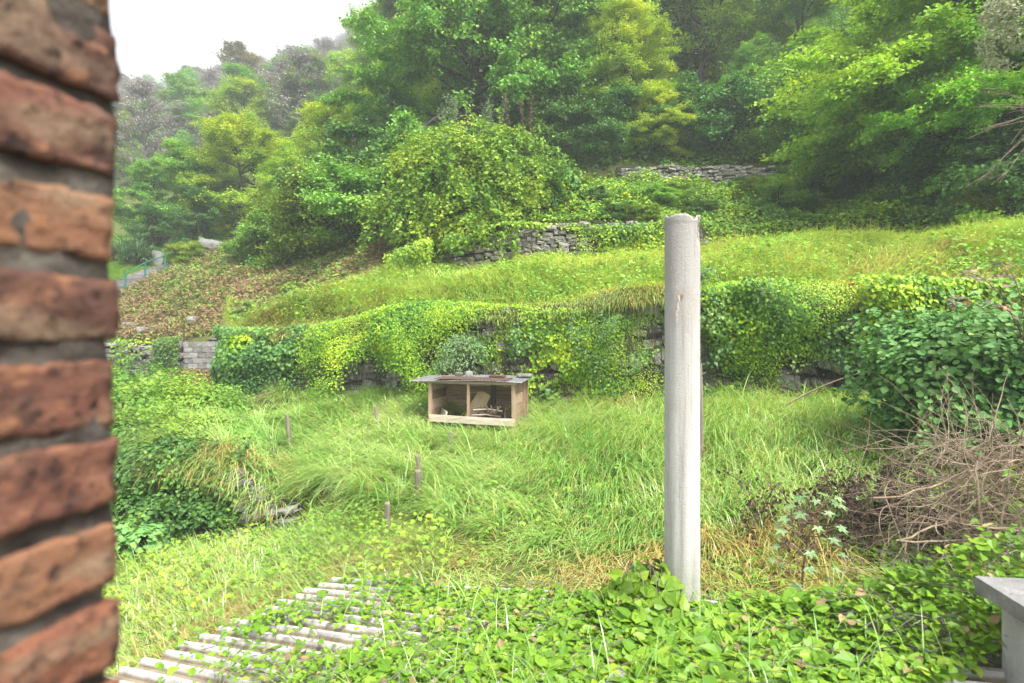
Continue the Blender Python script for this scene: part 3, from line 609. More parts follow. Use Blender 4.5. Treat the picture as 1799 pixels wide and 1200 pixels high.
# ------------------------------------------------------------------ lean-to with corrugated roof, the flue pipe on it
RC, RXC, RYC = -1.7376, .1566, -.0864
def roofz(x, y): return RC + RXC * x + RYC * y
def lean_to():
    rng = np.random.RandomState(50)
    rd = np.array([.861, -.508]); rp = np.array([.508, .861]); o0 = np.array([-2.77, 4.40])
    root = thing('lean_to', 'low lean-to under a corrugated cement roof smothered in ground cover', 'lean-to', (o0[0], o0[1], roofz(*o0)))
    pitch = .136; v0, v1 = -2.6, 1.53; U = 6.2
    prof = [(0, 0), (.30, 0), (.36, .5), (.42, 1), (.62, 1), (.70, .5), (.78, 0)]
    vs, hs_ = [], []
    k = math.floor(v0 / pitch)
    while k * pitch < v1:
        for f, h in prof: vs.append((k + f) * pitch); hs_.append(h)
        k += 1
    vs = np.array(vs); hs_ = np.array(hs_); nu = 60; uu = np.linspace(0, U, nu)
    m = MB(); VT = []; A = []
    for j, (v, h) in enumerate(zip(vs, hs_)):
        rag = .1 * math.sin(j // 7 * 2.3) * (v < 1.3)
        skew = .22 * v / 1.5     # the sheet ends are not cut square
        uo = uu * 1.0; uo = skew + rag * .4 * (1 - uu / U) + uu
        xy = o0 + uo[:, None] * rd + v * rp
        VT.append(P3(xy[:, 0], xy[:, 1], roofz(xy[:, 0], xy[:, 1]) + h * .048 + .006 * np.sin(uo * 2.1 + v)) - np.array([o0[0], o0[1], roofz(*o0)])); A.append(np.full(nu, h))
    VT = np.array(VT); nv = len(vs)
    top = VT.reshape(-1, 3); bot = top - np.array([0, 0, .010]); nn = len(top)
    a, b = np.meshgrid(np.arange(nv - 1), np.arange(nu - 1), indexing='ij')
    qt = np.stack([a * nu + b, a * nu + b + 1, (a + 1) * nu + b + 1, (a + 1) * nu + b], -1).reshape(-1, 4)
    e = np.arange(nv - 1); qe = np.stack([e * nu, (e + 1) * nu, (e + 1) * nu + nn, e * nu + nn], -1)
    qe2 = np.stack([(nv - 1) * nu + np.arange(nu - 1), (nv - 1) * nu + np.arange(1, nu), (nv - 1) * nu + np.arange(1, nu) + nn, (nv - 1) * nu + np.arange(nu - 1) + nn], -1)
    m.add(np.concatenate([top, bot]), [qt[:, ::-1], qt + nn, qe, qe2], np.tile(np.concatenate(A), 2))
    m.build('roof', M['roof'], root)
    for i in range(3):
        c = o0 + rd * .25 + rp * (-1.2 + i * 1.15); wb = MB(); block(wb, (c[0] - o0[0], c[1] - o0[1], -.55), (.1, .1, .95), (0, 0, .53)); wb.build('support_post', M['block'], root)
lean_to()
def pole():
    rng = np.random.RandomState(51)
    y = 3.92; x = (1199 - 900) / 1000 * y; zb = -1.98; zt = -(383 - 580) / 1000 * y; H = zt - zb; rad = .0605 * y / 2
    root = thing('flue_pipe', 'tall pale fibre cement pipe with a broken rim standing in the ground cover', 'pipe', (x, y, zb))
    m = MB(); ns, nz_ = 56, 70; th = np.arange(ns) * 2 * math.pi / ns
    zs_ = np.concatenate([np.linspace(0, H - .17, nz_ - 12), np.linspace(H - .16, H, 12)])
    # rim: broken away towards the right-front
    topz = H + .012 * np.sin(3 * th + 1) + .012 * fnoise(P3(np.cos(th) * 2, np.sin(th) * 2, 0 * th), 3, 8) - .045 * np.exp(-((th - 5.1) / .28) ** 2)
    V = []
    for k, z in enumerate(zs_):
        f = z / H; zz = np.minimum(z, 10) * np.ones(ns)
        if k >= nz_ - 12: g = (k - (nz_ - 13)) / 12.; zz = (H - .17) * (1 - g) + topz * g
        r = rad * (1.0 - .012 * f) + .0012 * fnoise(P3(np.cos(th) * 4, np.sin(th) * 4, zz * 3), 2, 9)
        collar = np.clip((zz - (H - .05)) / .008, 0, 1) * .003; r = r + collar
        br = np.exp(-((((th - 5.85 + math.pi) % (2 * math.pi)) - math.pi) / .34) ** 2) * np.clip((zz - (H - .19)) / .06, 0, 1)
        r = r - br * (.016 + .008 * fnoise(P3(np.cos(th) * 20, np.sin(th) * 20, zz * 40), 2, 10))
        V.append(P3(np.cos(th) * r, np.sin(th) * r, zz))
    Vo = np.array(V); ri = rad - .022
    inner = np.array([P3(np.cos(th) * ri, np.sin(th) * ri, topz - d) for d in (0.0, .3)])
    allv = np.concatenate([Vo, inner]); nr_ = len(allv)
    F = [[i * ns + j, i * ns + (j + 1) % ns, (i + 1) * ns + (j + 1) % ns, (i + 1) * ns + j] for i in range(nr_ - 1) for j in range(ns)]
    m.add(allv.reshape(-1, 3), np.array(F)); m.build('pipe_shell', M['pipe'], root, True)
    # broken aggregate exposed under the rim
    b = MB()
    for i in range(70):
        a = 5.85 + rng.normal(0, .22); z = H - rng.uniform(.0, .17)
        block(b, (math.cos(a) * (rad - .019), math.sin(a) * (rad - .019), z), rng.uniform(.01, .022, 3), rng.uniform(0, 3, 3), rng=rng, jit=.002, lat=LAT3, rounding=.5, rnd=rng.random())
    b.build('broken_rim', M['rough_break'], root, True)
    # grey mortar patch collar below the rim, chips lower down
    def patch(c, az0, z0, wa, wz, seed):
        n = 12; pts = []
        for k in range(n):
            t = k * 2 * math.pi / n; rr = 1 + .35 * fnoise(np.array([[math.cos(t) * 2, math.sin(t) * 2, seed]]), 1.3, seed)[0]
            pts.append((az0 + math.cos(t) * wa * rr, z0 + math.sin(t) * wz * rr))
        V = [(math.cos(az0) * (rad + .003), math.sin(az0) * (rad + .003), z0)] + [(math.cos(a) * (rad + .0015), math.sin(a) * (rad + .0015), z) for a, z in pts]
        c.add(np.array(V), np.array([[0, k + 1, (k + 1) % n + 1] for k in range(n)]), rng.random())
    for (px, py, wa, wz, s) in ((1192, 540, .07, .03, 1), (1190, 560, .085, .045, 2), (1194, 525, .05, .02, 3), (1181, 470, .03, .012, 5)):
        a = -math.pi / 2 - .29 + math.asin(max(-.98, min(.98, (px - 1199) / 31.)))
        c = MB(); patch(c, a, -(py - 580) / 1000 * y * .97 - zb, wa, wz, s); c.build('chipped_patch', M['chip'], root)
    d = MB(); patch(d, -math.pi / 2 - .29 + .0, -(519 - 580) / 1000 * y * .97 - zb, .055, .022, 7); d.build('rust_spot', M['rustchip'], root)
pole()
# concrete pillar with cap at the lower right
def pillar():
    root = thing('concrete_pillar', 'pale square pillar with a grey concrete cap slab at the lower right', 'pillar', (2.44, 2.42, -3.03), R(-7))
    m = MB(); block(m, (0, 0, .895), (.42, .36, 1.79), lat=lattice(6, 6, 10), rounding=.015, seed=3, disp=.002, nf=20); m.build('shaft', M['render'], root)
    m = MB(); block(m, (0, 0, 1.829), (.56, .5, .07), lat=lattice(14, 14, 4), rounding=.02, seed=4, disp=.0025, nf=20); m.build('cap_slab', M['slab'], root)
pillar()

# ------------------------------------------------------------------ ground cover on and around the lean-to roof
def ground_cover():
    rng = np.random.RandomState(60); m = MB()
    n = 60000
    y = rng.uniform(2.6, 7.2, n); u = rng.uniform(-.62, 1.05, n); x = u * y
    zr = roofz(x, y); zg = gz(x, y)
    rd = np.array([.861, -.508]); rp = np.array([.508, .861]); o0 = np.array([-2.77, 4.40])
    du = (x - o0[0]) * rd[0] + (y - o0[1]) * rd[1]; dv = (x - o0[0]) * rp[0] + (y - o0[1]) * rp[1]; du = du - .22 * dv / 1.5
    onroof = (du > 0) & (du < 6.2) & (dv < 1.53)
    blend = np.clip((dv - 1.53) / .8, 0, 1)
    z0 = np.where(onroof, zr + .03, np.where((du > 0), zr * (1 - blend) + zg * blend, zg)); z0 = np.maximum(z0, zg)
    Q = np.stack([x, y, 0 * x], 1); d1 = fnoise(Q, 1.5, 61); d2 = fnoise(Q, 5, 62)
    cover = np.clip((du - (.3 + np.clip(1.53 - dv, 0, 3) * .66)) * 1.1 + .35 * d1 + .35 * d2 + .1, .05, 1)
    cover = np.where(onroof, cover, np.where(du < 0, np.clip(.25 * (dv > .3) * (du > -.5), 0, 1), np.clip(1.25 - (dv - 1.4) * .75 + .3 * d1, 0, 1)))
    edge = np.exp(-((dv - 1.6) / .28) ** 2) * (du > .55); cover = np.maximum(cover, edge)
    cover *= np.where((u > .50) & (y > 4.4), .25, 1)
    ok = rng.random(n) < cover
    x, y, z0, d1, d2, du, dv, edge = [a[ok] for a in (x, y, z0, d1, d2, du, dv, edge)]; n = len(x)
    hgt = np.clip(.12 + .1 * d1 + .06 * d2, .03, .35) + .14 * np.exp(-((x - .8) ** 2 + (y - 3.72) ** 2) / .08) - .13 * np.exp(-((x - 1.17) ** 2 + (y - 3.62) ** 2) / .05) + .12 * np.clip(d1 + .2, 0, 1) * (u[ok] > .32)
    hgt = hgt + .12 * edge * np.clip(1 + d1, .2, 2); hgt = hgt * np.clip(.22 + du * .33, .22, 1)
    f = rng.random(n) ** .6
    z = z0 + np.maximum(hgt, .02) * f + .01
    N = P3(rng.normal(0, .38, n), rng.normal(-.12, .38, n), 1.0)
    leaves(m, np.stack([x, y, z], 1), N, np.clip((.037 + .024 * np.exp(-((x - .9) ** 2 + (y - 3.3) ** 2) / .5)) * np.exp(rng.normal(0, .35, n)), .02, .115), .82, T_HEART, rng, down=.25)
    k = 500; i = rng.randint(0, n, k); leaves(m, np.stack([x[i], y[i], z[i] + .012], 1), P3(rng.normal(0, .5, k), rng.normal(-.1, .5, k), 1.), rng.uniform(.03, .07, k), .7, T_HEART, rng, mi=2)
    k = 900; i = rng.randint(0, n, k); blades(m, np.stack([x[i], y[i], z0[i]], 1), rng.uniform(0, 6.28, k), rng.uniform(.15, .42, k), np.abs(rng.normal(.3, .2, k)), rng.uniform(.6, 1.8, k), rng.uniform(.004, .008, k), 4, rng.random(k), mi=3)
    # runners
    k = 900; i = rng.randint(0, n, k); p = np.stack([x[i], y[i], z[i] - .03], 1); a = rng.uniform(0, 6.28, k)
    for j in range(5):
        a = a + rng.normal(0, .5, k); q = p + P3(np.cos(a) * .09, np.sin(a) * .09, rng.normal(0, .015, k)); segs(m, p, q, .0028, .0026, 3, .5, 1); p = q
    tag(m.build('ground_cover', [M['cover'], M['greybark'], M['dryplant'], M['grass']]), 'bright green heart-leaved ground cover over the roof and around the pipe', 'ground cover', kind='stuff')
ground_cover()
def pipe_creeper():
    rng = np.random.RandomState(63); root = thing('climbing_vine', 'leafy bindweed climbing in a heap round the foot of the tall pipe', 'vine', (.93, 3.86, -1.97))
    m = MB(); n = 900
    th = rng.uniform(0, 6.28, n); rr = rng.uniform(.12, .42, n) * (1 + .2 * np.sin(3 * th)); h = np.clip(.36 - (rr - .1) * .8 + rng.normal(0, .05, n), 0, 1) * rng.uniform(.3, 1, n)
    P = np.stack([np.cos(th) * rr * .75, np.sin(th) * rr * .8, h], 1); N = P3(np.cos(th) * .8 + rng.normal(0, .3, n), np.sin(th) * .8 - .4 + rng.normal(0, .3, n), .9)
    leaves(m, P, N, rng.uniform(.06, .115, n), .8, T_HEART, rng, down=.9); m.build('leaves', M['cover'], root)
    s = MB()
    for k in range(26):
        a = rng.uniform(0, 6.28); p = np.array([math.cos(a) * .3, math.sin(a) * .25, 0.]); pts = [p]
        for j in range(6): p = p + np.array([-math.cos(a) * .03 + rng.normal(0, .02), -math.sin(a) * .03 + rng.normal(0, .02), .065]); pts.append(p)
        tube(s, pts, .003, 4)
    s.build('stems', M['greybark'], root)
pipe_creeper()
for (px, py, yy, ln, rz, lab) in ((1395, 1126, 3.6, .22, -.35, 'short piece of pale cement board lying in the ground cover'), (1095, 1192, 3.05, .25, .9, 'grey broken cement sheet corner showing under the leaves beside the pipe')):
    m = MB(); rng = np.random.RandomState(px); block(m, (0, 0, 0), (ln, .09, .035), (.25, .05, 0), lat=lattice(8, 4, 2), rounding=.05, seed=px, disp=.004, nf=15)
    p = PT(px, py, yy); tag(m.build('cement_fragment', M['slab'], loc=p, rot=(0, 0, rz)), lab, 'debris')

# ------------------------------------------------------------------ the animal shelter
def shelter():
    rng = np.random.RandomState(70)
    fl = PT(757, 748, 12.45); fr = PT(905, 750, 11.95)
    c = (fl + fr) / 2; z = float(min(gz(fl[0], fl[1])[0], gz(fr[0], fr[1])[0])) + .07; a = math.atan2(fr[1] - fl[1], fr[0] - fl[0]); W = np.linalg.norm((fr - fl)[:2]); D = .92
    hf = -(670 - 580) / 1000 * 12.2 - z; hb = hf + .025
    root = thing('animal_shelter', 'small open wooden animal shelter with a corrugated roof against the terrace wall', 'shelter', (c[0], c[1], z), a)
    def planks(name, x0, x1, y0, y1, z0, z1, n, vertical_axis, mat, th=.022, miss=()):
        m = MB(); hh = (z1 - z0) / n
        for i in range(n):
            if i in miss: continue
            block(m, ((x0 + x1) / 2 + rng.normal(0, .004), (y0 + y1) / 2 + rng.normal(0, .003), z0 + (i + .5) * hh), (max(abs(x1 - x0), th), max(abs(y1 - y0), th), hh * .965), (0, rng.normal(0, .006) if y0 == y1 else 0, 0), rnd=rng.random(), lat=LAT3)
        return m.build(name, mat, root)
    planks('back_wall', -W / 2, W / 2, D, D, .18, hb - .03, 5, 0, M['wood'])
    planks('side_wall', -W / 2, -W / 2, .05, D, .2, hf - .02, 4, 0, M['wood'])
    planks('side_wall', W / 2, W / 2, .05, D - .03, .12, hf - .02, 4, 0, M['wood'])
    m = MB(); block(m, (0, D / 2, .17), (W - .06, D - .06, .025), rnd=.2); m.build('floor', M['wood'], root)
    for (xx, yy, ww, h, mt) in ((-W / 2 - .01, 0, .07, hf, 'woodv'), (-.08, .01, .06, hf - .02, 'woodv'), (W / 2 - .02, -.01, .075, hf, 'woodv'), (W / 2 + .02, D + .03, .07, hb, 'woodv'), (-W / 2, D + .03, .07, hb, 'woodv'), (.22, D - .05, .09, hb, 'stake'), (W / 2 + .03, D * .72, .05, hb, 'woodv')):
        m = MB(); block(m, (xx, yy, h / 2 - .1), (ww, ww * .8, h + .2), (rng.normal(0, .012), rng.normal(0, .012), rng.normal(0, .04)), lat=LAT3, rnd=rng.random()); m.build('post', M[mt], root)
    m = MB(); block(m, (0.0, -.045, .22), (W + .02, .028, .15), (0, .012, 0), lat=lattice(10, 2, 3), jit=.002, rng=rng, rnd=.8); m.build('front_board', M['woodpale'], root)
    m = MB(); block(m, (-.1, -.02, hf - .03), (W + .3, .05, .05), rnd=.4); block(m, (-.1, D, hb - .03), (W + .3, .05, .05), rnd=.5); m.build('roof_beam', M['wood'], root)
    m = MB(); block(m, (-W / 2 + .22, .22, .30), (.03, .62, .16), (0, .2, .55), rnd=.8); m.build('loose_plank', M['woodpale'], root)
    # corrugated roof sheet
    m = MB(); x0, x1 = -W / 2 - .46, W / 2 + .16; nx = 150; xs_ = np.linspace(x0, x1, nx); ys_ = np.linspace(-.12, D + .1, 8)
    X, Y = np.meshgrid(xs_, ys_, indexing='ij'); Z = hf + .015 + (Y / D) * .03 + .006 * np.sin(X * 2 * math.pi / .076) + .02 * np.sin(X * 2.2 + 1)
    top = np.stack([X, Y, Z], -1).reshape(-1, 3); bot = top - np.array([0, 0, .006]); nn = len(top); ny = 8
    i, j = np.meshgrid(np.arange(nx - 1), np.arange(ny - 1), indexing='ij'); q = np.stack([i * ny + j, (i + 1) * ny + j, (i + 1) * ny + j + 1, i * ny + j + 1], -1).reshape(-1, 4)
    e = np.arange(nx - 1); m.add(np.concatenate([top, bot]), [q, q[:, ::-1] + nn, np.stack([e * ny, e * ny + nn, (e + 1) * ny + nn, (e + 1) * ny], -1)])
    rf = m.build('roof', M['zinc'], root, True)
    m = MB(); block(m, (-.02, .17, hf + .050), (W * .86, .5, .012), (.033, .004, 0), lat=lattice(20, 4, 1), jit=.003, rng=rng); m.build('rusty_sheet', M['rust'], rf)
    Mt = Matrix.Translation((c[0], c[1], z)) @ Matrix.Rotation(a, 4, 'Z')
    def wpt(x, y, zz): return np.array(Mt @ Vector((x, y, zz)))
    for (xx, yy, sx, sy, sz, mt, lab) in ((-.5, .55, .2, .16, .1, 'darkstone', 'dark stone weighing down the shelter roof above its left bay'), (-.27, .6, .18, .15, .13, 'palestone', 'pale lumpy stone on the shelter roof near its middle'),
                                          (.98, .75, .36, .25, .09, 'darkstone', 'flat grey slab on the right end of the shelter roof')):
        m = MB(); block(m, (0, 0, 0), (sx, sy, sz), (0, 0, .3), lat=lattice(5, 5, 4), rounding=.5, seed=int(sx * 1000), disp=.012, nf=14)
        tag(m.build('stone', M[mt], loc=wpt(xx, yy, hf + .045 + sz / 2), rot=(0, 0, a)), lab, 'stone', 'stones on the shelter roof')
    m = MB(); block(m, (0, 0, 0), (.34, .2, .035), lat=LAT3, rng=rng, jit=.003); tag(m.build('wooden_board', M['rust'], loc=wpt(.45, .42, hf + .085), rot=(0, 0, a + .05)), 'short brown board lying on the middle of the shelter roof', 'board')
    # inside: leaning sheet and sticks
    m = MB(); o = [(-.18, 0), (.16, -.02), (.28, .28), (.34, .55), (.16, .62), (.02, .6), (-.1, .3)]
    V = [(x, y_, zz) for zz in (-.012, .012) for x, y_ in o]; k = len(o)
    m.add(np.array(V), [np.array([list(range(k))[::-1]]), np.array([[k + i for i in range(k)]]), np.array([[i, (i + 1) % k, k + (i + 1) % k, k + i] for i in range(k)])])
    t = m.build('plywood_sheet', M['ply']); t.location = wpt(-.18, .5, .19); t.rotation_euler = (R(72), R(6), a - .15); tag(t, 'broken beige plywood sheet leaning inside the shelter', 'plywood')
    m = MB()
    for i in range(46):
        x = rng.uniform(.05, .82); l = rng.uniform(.2, .5); up_ = rng.random() < .6
        p0 = np.array([x, rng.uniform(.12, .75), .2 + rng.uniform(0, .2)]); d = nrm(np.array([rng.normal(0, .6 if not up_ else .25), rng.normal(0, .4), rng.normal(.1, .15) if not up_ else rng.uniform(.4, .9)]))
        p1 = p0 + d * l * (.6 if up_ else 1); p1[2] = min(max(p1[2], .2), .52); p1[1] = min(max(p1[1], .08), .85); p1[0] = min(max(p1[0], -.3), .87); mid = (p0 + p1) / 2 + rng.normal(0, .025, 3)
        tube(m, [p0, mid, p1], rng.uniform(.007, .016), 5, rng.random())
    t = m.build('stick_pile', M['drystem'], loc=(c[0], c[1], z), rot=(0, 0, a)); tag(t, 'tangled heap of dry branches stored inside the shelter', 'branches')
    m = MB()
    for p0, p1 in (((.0, .1, .42), (.62, .2, .40)), ((-.05, .14, .30), (.55, .3, .27)), ((-.35, .1, .2), (.1, .5, .25))): tube(m, [p0, ((p0[0] + p1[0]) / 2, .18, p0[2] + .02), p1], .017, 6, .7)
    t = m.build('dry_branch', M['woodpale'], loc=(c[0], c[1], z), rot=(0, 0, a)); tag(t, 'three pale peeled branches laid across the front of the shelter', 'branches')
    for (xx, zz, lab) in ((-.42, .09, 'rubble stone propping the shelter under its left bay'), (.05, .07, 'rubble stone propping the shelter under its middle post')):
        m = MB(); block(m, (0, 0, 0), (.3, .24, .2), lat=lattice(5, 5, 4), rounding=.4, seed=int(50 + xx * 10), disp=.02, nf=10); tag(m.build('stone', M['stone'], loc=wpt(xx, .25, zz)), lab, 'stone', 'stones under the shelter')
shelter()

# ------------------------------------------------------------------ stakes in the grass
for (px, pb, pt, yy, lab) in ((512, 775, 728, 11.6, 'lone grey stake farthest left in the grass, below the ivy corner'), (668, 775, 740, 12.3, 'grey stake in the grass left of the shelter'),
                              (788, 805, 783, 10.6, 'short stake tip sticking out of the grass in front of the shelter'), (745, 856, 820, 9.1, 'leaning stake, upper one of the close pair in the grass'),
                              (733, 880, 846, 8.5, 'thicker stake, lower one of the close pair in the grass'), (679, 932, 881, 7.7, 'nearest wooden stake in the long grass')):
    rng = np.random.RandomState(px); b = PT(px, pb, yy); g = float(gz(b[0], b[1])[0]); top = -(pt - 580) / 1000 * yy; L = max(top, g + (.36 if px == 788 else .52)) - g + .12
    m = MB(); lean = R(rng.uniform(4, 12)); tube(m, [(0, 0, 0), (0, 0, L * .5), (0, 0, L - .015), (0, 0, L)], np.array([.044, .043, .041, .034]) * (1.15 if px == 733 else .92), 9)
    tag(m.build('wooden_stake', M['stake'], loc=(b[0], b[1], g - .1), rot=(R(rng.uniform(-3, 3)), -lean, rng.random() * 3)), lab, 'stake', 'wooden stakes in the grass')
m = MB(); b = G(1231, 8.6); tube(m, [(0, 0, 0), (.01, 0, .8), (-.01, 0, 1.75)], [.035, .03, .026], 8)
tag(m.build('rusty_post', M['stake'], loc=(b[0] + .01, b[1], b[2] - .1)), 'thin brown post just visible behind the pale pipe', 'post')

# ------------------------------------------------------------------ left slope: blocks, stairs, railing, yucca, rocks
def left_things():
    rng = np.random.RandomState(80)
    # stone wall left and concrete block wall
    wall_thing('stone_wall', 'pale stone garden wall far left behind the brambles', 3, 150, 318, M['palestone'], 81, dy=-.05, ch=.2, ln=.4)
    creeper('ivy', 'dark ivy column where the pale garden wall meets the block wall', px_path(3, 285, 322, -.12), M['ivydark'], 3500, 82, (.07, .12), thick=.25, cat='ivy')
    creeper('creeper', 'dry brownish creeper trailing over the pale garden wall', px_path(3, 205, 285, -.12), M['vine'], 450, 83, (.07, .12), thick=.2)
    p = px_path(3, 318, 402, -.15); m = MB(); L = p['L']
    for r_ in range(7):
        s = -(r_ % 2) * .2
        while s < L:
            sc = s + .2
            if 0 < sc < L:
                zc = p['base'](sc) + .1 + r_ * .2
                if zc < p['top'](sc) + .02: q, t = p['f'](sc); block(m, (q[0], q[1], zc), (.385, .2, .185), (0, 0, math.atan2(t[1], t[0])), lat=LAT3, rounding=.04, rng=rng, jit=.003, rnd=rng.random())
            s += .4
    tag(m.build('block_wall', M['block']), 'light grey concrete block wall at the foot of the brown slope', 'wall')
    a, t = p['f'](L / 2); m = MB(); block(m, (a[0], a[1], float(p['top'](L / 2)) + .06), (L + .1, .3, .07), (0, 0, math.atan2(t[1], t[0])), lat=lattice(20, 3, 2), rng=rng, jit=.012)
    tag(m.build('wall_coping', M['darkstone']), 'mossy coping slab along the top of the block wall', 'coping')
    m = MB(); b = PT(323, 612, 21.2); tube(m, [(0, 0, -.3), (.02, 0, .3), (.0, 0, .75)], .035, 6); tag(m.build('rusty_post', M['rust'], loc=b), 'rusty brown post on top of the block wall corner', 'post')
    # stairs
    st = MB(); A_ = PT(196, 552, 28.5); B_ = PT(318, 466, 34.5); n = 17; A_[2] = gz(A_[0], A_[1])[0] + .05; B_[2] = gz(B_[0], B_[1])[0] + .15
    root = thing('garden_stairs', 'grey stone steps climbing beside the lawn on the far left slope', 'stairs', A_)
    d = B_ - A_; ang = math.atan2(d[1], d[0])
    for i in range(n):
        c = d * (i + .5) / n; s_ = MB(); block(s_, (c[0], c[1], float(gz(*(A_ + c)[:2])[0]) - A_[2] + .03), (np.linalg.norm(d[:2]) / n * 1.25, 1.15, .26), (0, 0, ang), lat=LAT3, rounding=.06, rng=rng, jit=.008, rnd=rng.random()); s_.build('step', M['step'], root)
    rl = thing('handrail', 'green painted metal handrail along the stone steps', 'handrail', A_)
    side = np.array([math.sin(ang), -math.cos(ang), 0]) * .62
    pts = []
    for f in (.02, .28, .57, .84):
        c = d * f + side; zz = float(gz(*(A_ + c)[:2])[0]) - A_[2]; ps = MB(); tube(ps, [(c[0], c[1], zz), (c[0], c[1], zz + .95)], .05, 8); ps.build('post', M['green'], rl); pts.append((c[0], c[1], zz + .93))
    c = d * .99 + side; pts.append((c[0], c[1], float(gz(*(A_ + c)[:2])[0]) - A_[2] + .9))
    rr = MB(); tube(rr, pts, .03, 8); rr.build('rail', M['green'], rl)
    # lawn
    m = MB(); y = rng.uniform(28, 38, 60000); x = rng.uniform(-.80, -.575, 60000) * y
    s_ = ((x - A_[0]) * d[1] - (y - A_[1]) * d[0]) / np.linalg.norm(d[:2]); ok = s_ < -.75; x, y = x[ok], y[ok]; k = len(x)
    blades(m, np.stack([x, y, gz(x, y) - .01], 1), rng.uniform(0, 6.28, k), rng.uniform(.1, .2, k), np.abs(rng.normal(.3, .2, k)), rng.uniform(.2, .9, k), rng.uniform(.025, .05, k), 2, rng.random(k) * .5 + .3)
    tag(m.build('lawn', M['cover']), 'bright mown lawn on the far left slope', 'lawn', kind='stuff')
    # yucca
    for (px, yy, sc, lab) in ((242, 35, 1.0, 'spiky yucca clump on the lawn above the steps, the larger one'), (214, 36.5, .8, 'smaller spiky yucca half hidden by the brick jamb')):
        b = G(px, yy); root = thing('yucca', lab, 'yucca', b)
        for hx, hy, hz, r_ in ((0, 0, .75, 1.25), (-.75, .2, .5, 1.0), (.55, -.2, .45, .85)):
            m = MB(); k = 150; az = rng.uniform(0, 6.28, k); el = rng.uniform(-.2, 1.4, k)
            blades(m, np.tile(np.array([[hx, hy, hz]]) * sc, (k, 1)), az, rng.uniform(.7, 1.1, k) * r_ * sc, 1.5 - el, rng.uniform(.2, .9, k), rng.uniform(.06, .09, k) * sc, 4, rng.random(k)); m.build('leaf_rosette', M['yucca'], root)
            m = MB(); tube(m, [(hx * .6, hy * .6, -.1), (hx, hy, hz * sc)], .1 * sc, 7); m.build('stem', M['bark'], root)
    for (px, py, yy, s3, lab) in ((277, 455, 35.5, (.9, .6, 1.3), 'grey boulder beside the yucca clump'), (372, 441, 34, (1.5, .8, .6), 'pale leaning slab of rock under the trees left of the shrubs')):
        m = MB(); block(m, (0, 0, 0), s3, (0, .3, .2), lat=lattice(6, 6, 6), rounding=.4, seed=px, disp=.08, nf=2.2); b = G(px, yy); tag(m.build('boulder', M['palestone'], loc=(b[0], b[1], b[2] + .35)), lab, 'boulder')
    for i, (px, yy, lab) in enumerate(((232, 23.5, 'flat pale stone at the left on the brown slope edge'), (258, 23, 'grey stone on the brown slope edge above the ivy column'), (337, 23.3, 'pale stone half buried above the block wall'), (285, 23.1, 'small grey stone among dry stems above the garden wall'))):
        m = MB(); block(m, (0, 0, 0), (.6 + .1 * i % .3, .35, .25), (0, 0, i), lat=lattice(5, 5, 4), rounding=.35, seed=300 + i, disp=.04, nf=5); b = G(px, yy); tag(m.build('stone', M['palestone'], loc=b + np.array([0, 0, .08])), lab, 'stone', 'stones on the brown slope')
    # dry brown weeds on slope
    m = MB(); n = 70000; y = rng.uniform(15, 35, n); u = rng.uniform(-.72, -.22, n); x = u * y; Yb, Zb = prof_at(u)
    s_ = ((x - A_[0]) * d[1] - (y - A_[1]) * d[0]) / np.linalg.norm(d[:2]); ok = (y > Yb[:, 4] + .1) & ((s_ > .7) | (y < 28.5)) & (y < 34) & ((u < -.5) | (y > Yb[:, 5] + .15)); x, y = x[ok], y[ok]; k = len(x)
    P = np.stack([x, y, gz(x, y)], 1); nz = fnoise(P, .5, 84) + .5 * fnoise(P, 1.7, 85); grn = rng.random(k) < np.clip(.27 + .4 * nz, 0, .9)
    P[:, 2] += rng.random(k) * .3
    for mi, s in ((0, ~grn), (1, grn)):
        leaves(m, P[s], P3(rng.normal(0, .6, s.sum()), rng.normal(-.3, .5, s.sum()), .9), rng.uniform(.1, .24, s.sum()), .35 if mi == 0 else .6, T_DIAMOND, rng, mi=mi)
    tag(m.build('dry_weeds', [M['dryplant'], M['weed']]), 'withered brown weeds covering the slope left of the bank', 'weeds', kind='stuff')
left_things()

